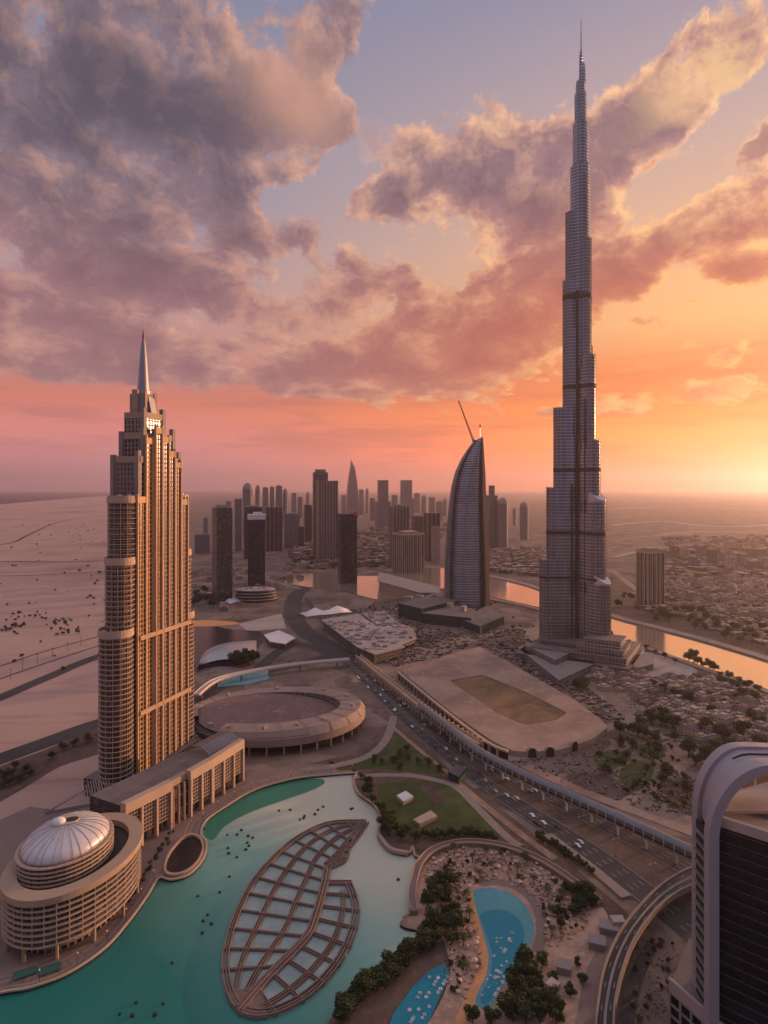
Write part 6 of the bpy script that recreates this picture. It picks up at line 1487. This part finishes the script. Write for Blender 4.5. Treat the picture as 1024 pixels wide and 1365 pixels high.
# ---------------------------------------------------------------- bits along the promenade and the far bank
for i in range(22):
    k = i / 21; plant(PB, near((172 + 60 * k ** 1.2, 1205 - 95 * k), 3), 1.5, R.uniform(.6, 1.1), 'green bush between the domed rotunda and the lake promenade', 'bushes between the rotunda and the promenade')
def awning(px, label):
    p = g(*px, 1.5); t = thing('green_awning', label, 'awning', (*p, 1.5)); fr = Fr(*p, .5); a = MB()
    a.loft([[(*fr(-4.5, v), 3.0 - .25 * abs(v)) for v in (-2.4, 0, 2.4)], [(*fr(4.5, v), 3.0 - .25 * abs(v)) for v in (-2.4, 0, 2.4)]], 0, False, False); a.build('canopy', mat('green_canvas', (.03, .13, .11), .8, .2, .5), t)
    for u in (-4, 4):
        for v in (-2.1, 2.1): b = MB(); b.tube([(*fr(u, v), 1.5), (*fr(u, v), 2.5 + 1.3)], .1, 5); b.build('pole', M['metal'], t)
awning((66, 1294), 'wider green awning on the promenade below the domed rotunda'); awning((34, 1299), 'green awning nearest to the picture edge below the domed rotunda')
for i in range(44):
    q = (R.uniform(815, 1030), 0); k = (q[0] - 815) / 215; y = 812 + 55 * k + R.uniform(-26, 2)
    plant(PT, g(q[0], y), 0, R.uniform(.8, 1.7), 'dark tree scattered on the far bank of the river', 'trees on the far river bank')
for i in range(26):
    q = (R.uniform(842, 905), R.uniform(1255, 1362)); plant(PB, g(*q), 0, R.uniform(.5, .9), 'scrub bush on bare ground inside the flyover curve', 'scrub bushes inside the flyover curve')
for px, w in (([(815, 700), (880, 695), (960, 702), (1050, 698)], 40), ([(880, 712), (950, 708), (1050, 712)], 26), ([(815, 678), (900, 676), (1050, 680)], 110), ([(820, 742), (880, 730), (960, 726)], 16)):
    lane('sand_track', px, w, .5, M['roof_light'])
# ---------------------------------------------------------------- low houses
def house_proto(seed):
    rr = random.Random(seed); a = MB(); f0 = Fr(0, 0, 0); w, d, h = rr.uniform(5, 8), rr.uniform(4, 7), rr.uniform(4, 8)
    a.box(f0, -w, w, -d, d, 0, h, 0, 1); a.ringwall([(-w, -d), (w, -d), (w, d), (-w, d)], [(-w + .5, -d + .5), (w - .5, -d + .5), (w - .5, d - .5), (-w + .5, d - .5)], h - .2, h + .8, 1)
    a.box(f0, -w * .6, w * .1, -d * .5, d * .4, h, h + 3, 0, 1); a.box(f0, w * .3, w * .8, 0, d * .6, h, h + 1.4, 1, 1)
    if seed % 2: a.box(f0, w, w + rr.uniform(3, 6), -d * .6, d * .8, 0, h * .6, 0, 1)
    return a.build('low_house', [FM['house'], (M['roof_light'], M['roof'], M['stone'])[seed % 3]])
PH = [house_proto(s) for s in range(7)]
def houses(n, poly, smin, smax, label, group, mind):
    xs = [p[0] for p in poly]; ys = [p[1] for p in poly]; c = 0; placed = []
    for _ in range(n * 60):
        if c >= n: break
        q = (R.uniform(min(xs), max(xs)), R.uniform(min(ys), max(ys)))
        if not inside(q, poly): continue
        p = g(*q)
        if any(math.dist(p, k) < mind for k in placed): continue
        placed.append(p); o = R.choice(PH)
        if o.name in used: o = o.copy(); COL.objects.link(o)
        else: used.add(o.name)
        s = R.uniform(smin, smax); o.location = (*p, 0); o.scale = (s, s, s * R.uniform(.7, 1.1)); o.rotation_euler = (0, 0, R.choice((.5, .5 + PI / 2)) + R.gauss(0, .15)); tag(o, label, 'house', group); c += 1
houses(120, [(880, 905), (930, 900), (1040, 940), (1040, 990), (960, 1000), (930, 985), (840, 925)], .55, 1.0, 'low flat roofed house in the crowded quarter on the near river bank', 'low houses on the near river bank', 9)
houses(34, [(780, 890), (830, 880), (870, 905), (850, 930), (800, 920)], .5, .9, 'small site building between the tallest tower and the river quarter', 'site buildings beside the tallest tower', 9)
houses(70, [(890, 770), (1040, 770), (1040, 840), (950, 825), (900, 810)], .9, 1.7, 'low house across the river in front of the hazy blocks', 'low houses across the river', 22)
houses(60, [(240, 770), (280, 745), (400, 745), (470, 762), (410, 775), (380, 800), (300, 815)], .8, 1.6, 'low house between the dark slab tower and the far road', 'low houses left of the far road', 20)
# the far spread of roofs and the site's clutter, past counting
def spread(name, n, poly, smin, smax, hmin, hmax, label, cat, mats, mind=None):
    xs = [p[0] for p in poly]; ys = [p[1] for p in poly]; a = MB(); c = 0
    for _ in range(n * 40):
        if c >= n: break
        q = (R.uniform(min(xs), max(xs)), R.uniform(min(ys), max(ys)))
        if not inside(q, poly): continue
        p = g(*q); w, d, h = R.uniform(smin, smax), R.uniform(smin, smax), R.uniform(hmin, hmax); a.box(Fr(*p, R.choice((.4, 1.97)) + R.gauss(0, .2)), -w, w, -d, d, 0, h, R.randrange(len(mats) - 1), R.randrange(len(mats))); c += 1
    return stuff(a.build(name, mats), label, cat)
hm = [FM['house'], M['soil'], M['roof'], M['soil'], M['leaf_warm'], M['roof'], M['paving'], M['roof_light']]
hd = [M['soil'], M['roof'], M['bark'], M['paving'], M['concrete']]
spread('distant_low_houses', 560, [(885, 718), (1060, 712), (1060, 772), (885, 768)], 4, 13, 3, 12, 'hazy mass of low roofs filling the plain at right', 'houses', hm)
spread('distant_low_houses', 700, [(600, 735), (725, 730), (725, 770), (650, 762)], 4, 9, 4, 10, 'dense low roofs beyond the river behind the sail shaped tower', 'houses', hm)
spread('distant_low_houses', 600, [(380, 735), (520, 700), (620, 700), (520, 755), (400, 760)], 5, 12, 4, 16, 'low roofs around the feet of the middle towers', 'houses', hm)
spread('distant_low_houses', 900, [(850, 812), (1060, 872), (1060, 780), (890, 770)], 2, 6, 2, 6, 'small sheds and plots on the far river bank', 'sheds', hm)
spread('site_clutter', 900, [(505, 880), (560, 845), (640, 835), (700, 840), (720, 880), (800, 930), (835, 960), (800, 965), (700, 892), (640, 860), (530, 890)], .6, 2.4, .5, 2.5, 'stacked materials and huts strewn over the building site', 'building materials', hd)
spread('site_clutter', 700, [(425, 815), (540, 800), (600, 850), (540, 880), (480, 880)], .6, 2.4, .5, 3, 'heaps and huts around the unfinished blocks', 'building materials', hd)
spread('site_clutter', 900, [(835, 935), (930, 900), (1040, 935), (1040, 1000), (960, 1010), (860, 985)], .3, 1.4, .4, 2, 'yard clutter between the low houses', 'clutter', hd)
spread('site_clutter', 500, [(640, 1010), (700, 1012), (830, 985), (930, 1040), (930, 1100), (800, 1060), (700, 1025)], .25, 1.0, .3, 1.4, 'garden walls and clutter beside the covered walkway', 'clutter', hd)
spread('site_clutter', 260, [(838, 1260), (880, 1240), (920, 1290), (880, 1360), (842, 1365)], .1, .4, .15, .5, 'rubble on the bare ground inside the flyover curve', 'rubble', hd)
spread('site_clutter', 420, [(570, 1150), (620, 1132), (672, 1138), (760, 1188), (780, 1215), (735, 1255), (715, 1200), (660, 1172), (610, 1190), (612, 1300), (590, 1330), (598, 1210)], .2, .55, 1.7, 2.3, 'bags, towels and small tables strewn on the bathing terrace', 'beach things', [M['bark'], M['roof_light'], M['white'], M['soil']])

# ---------------------------------------------------------------- evening haze
def haze():
    a = MB(); f0 = Fr(0, 0, 0); a.box(f0, -GR - 20, GR + 20, -2020, GR + 20, -1.0, 830, 0, 0, True)
    m = bpy.data.materials.new('evening_haze'); m.use_nodes = True; t = m.node_tree; t.nodes.clear()
    o = t.nodes.new('ShaderNodeOutputMaterial'); v = t.nodes.new('ShaderNodeVolumePrincipled')
    v.inputs['Color'].default_value = (0.95, 0.90, 0.95, 1); v.inputs['Density'].default_value = HAZE; v.inputs['Anisotropy'].default_value = 0.8
    t.links.new(v.outputs[0], o.inputs['Volume'])
    stuff(a.build('haze', m), 'warm evening haze lying over the whole plain', 'haze')
HAZE = 0.000062
haze()
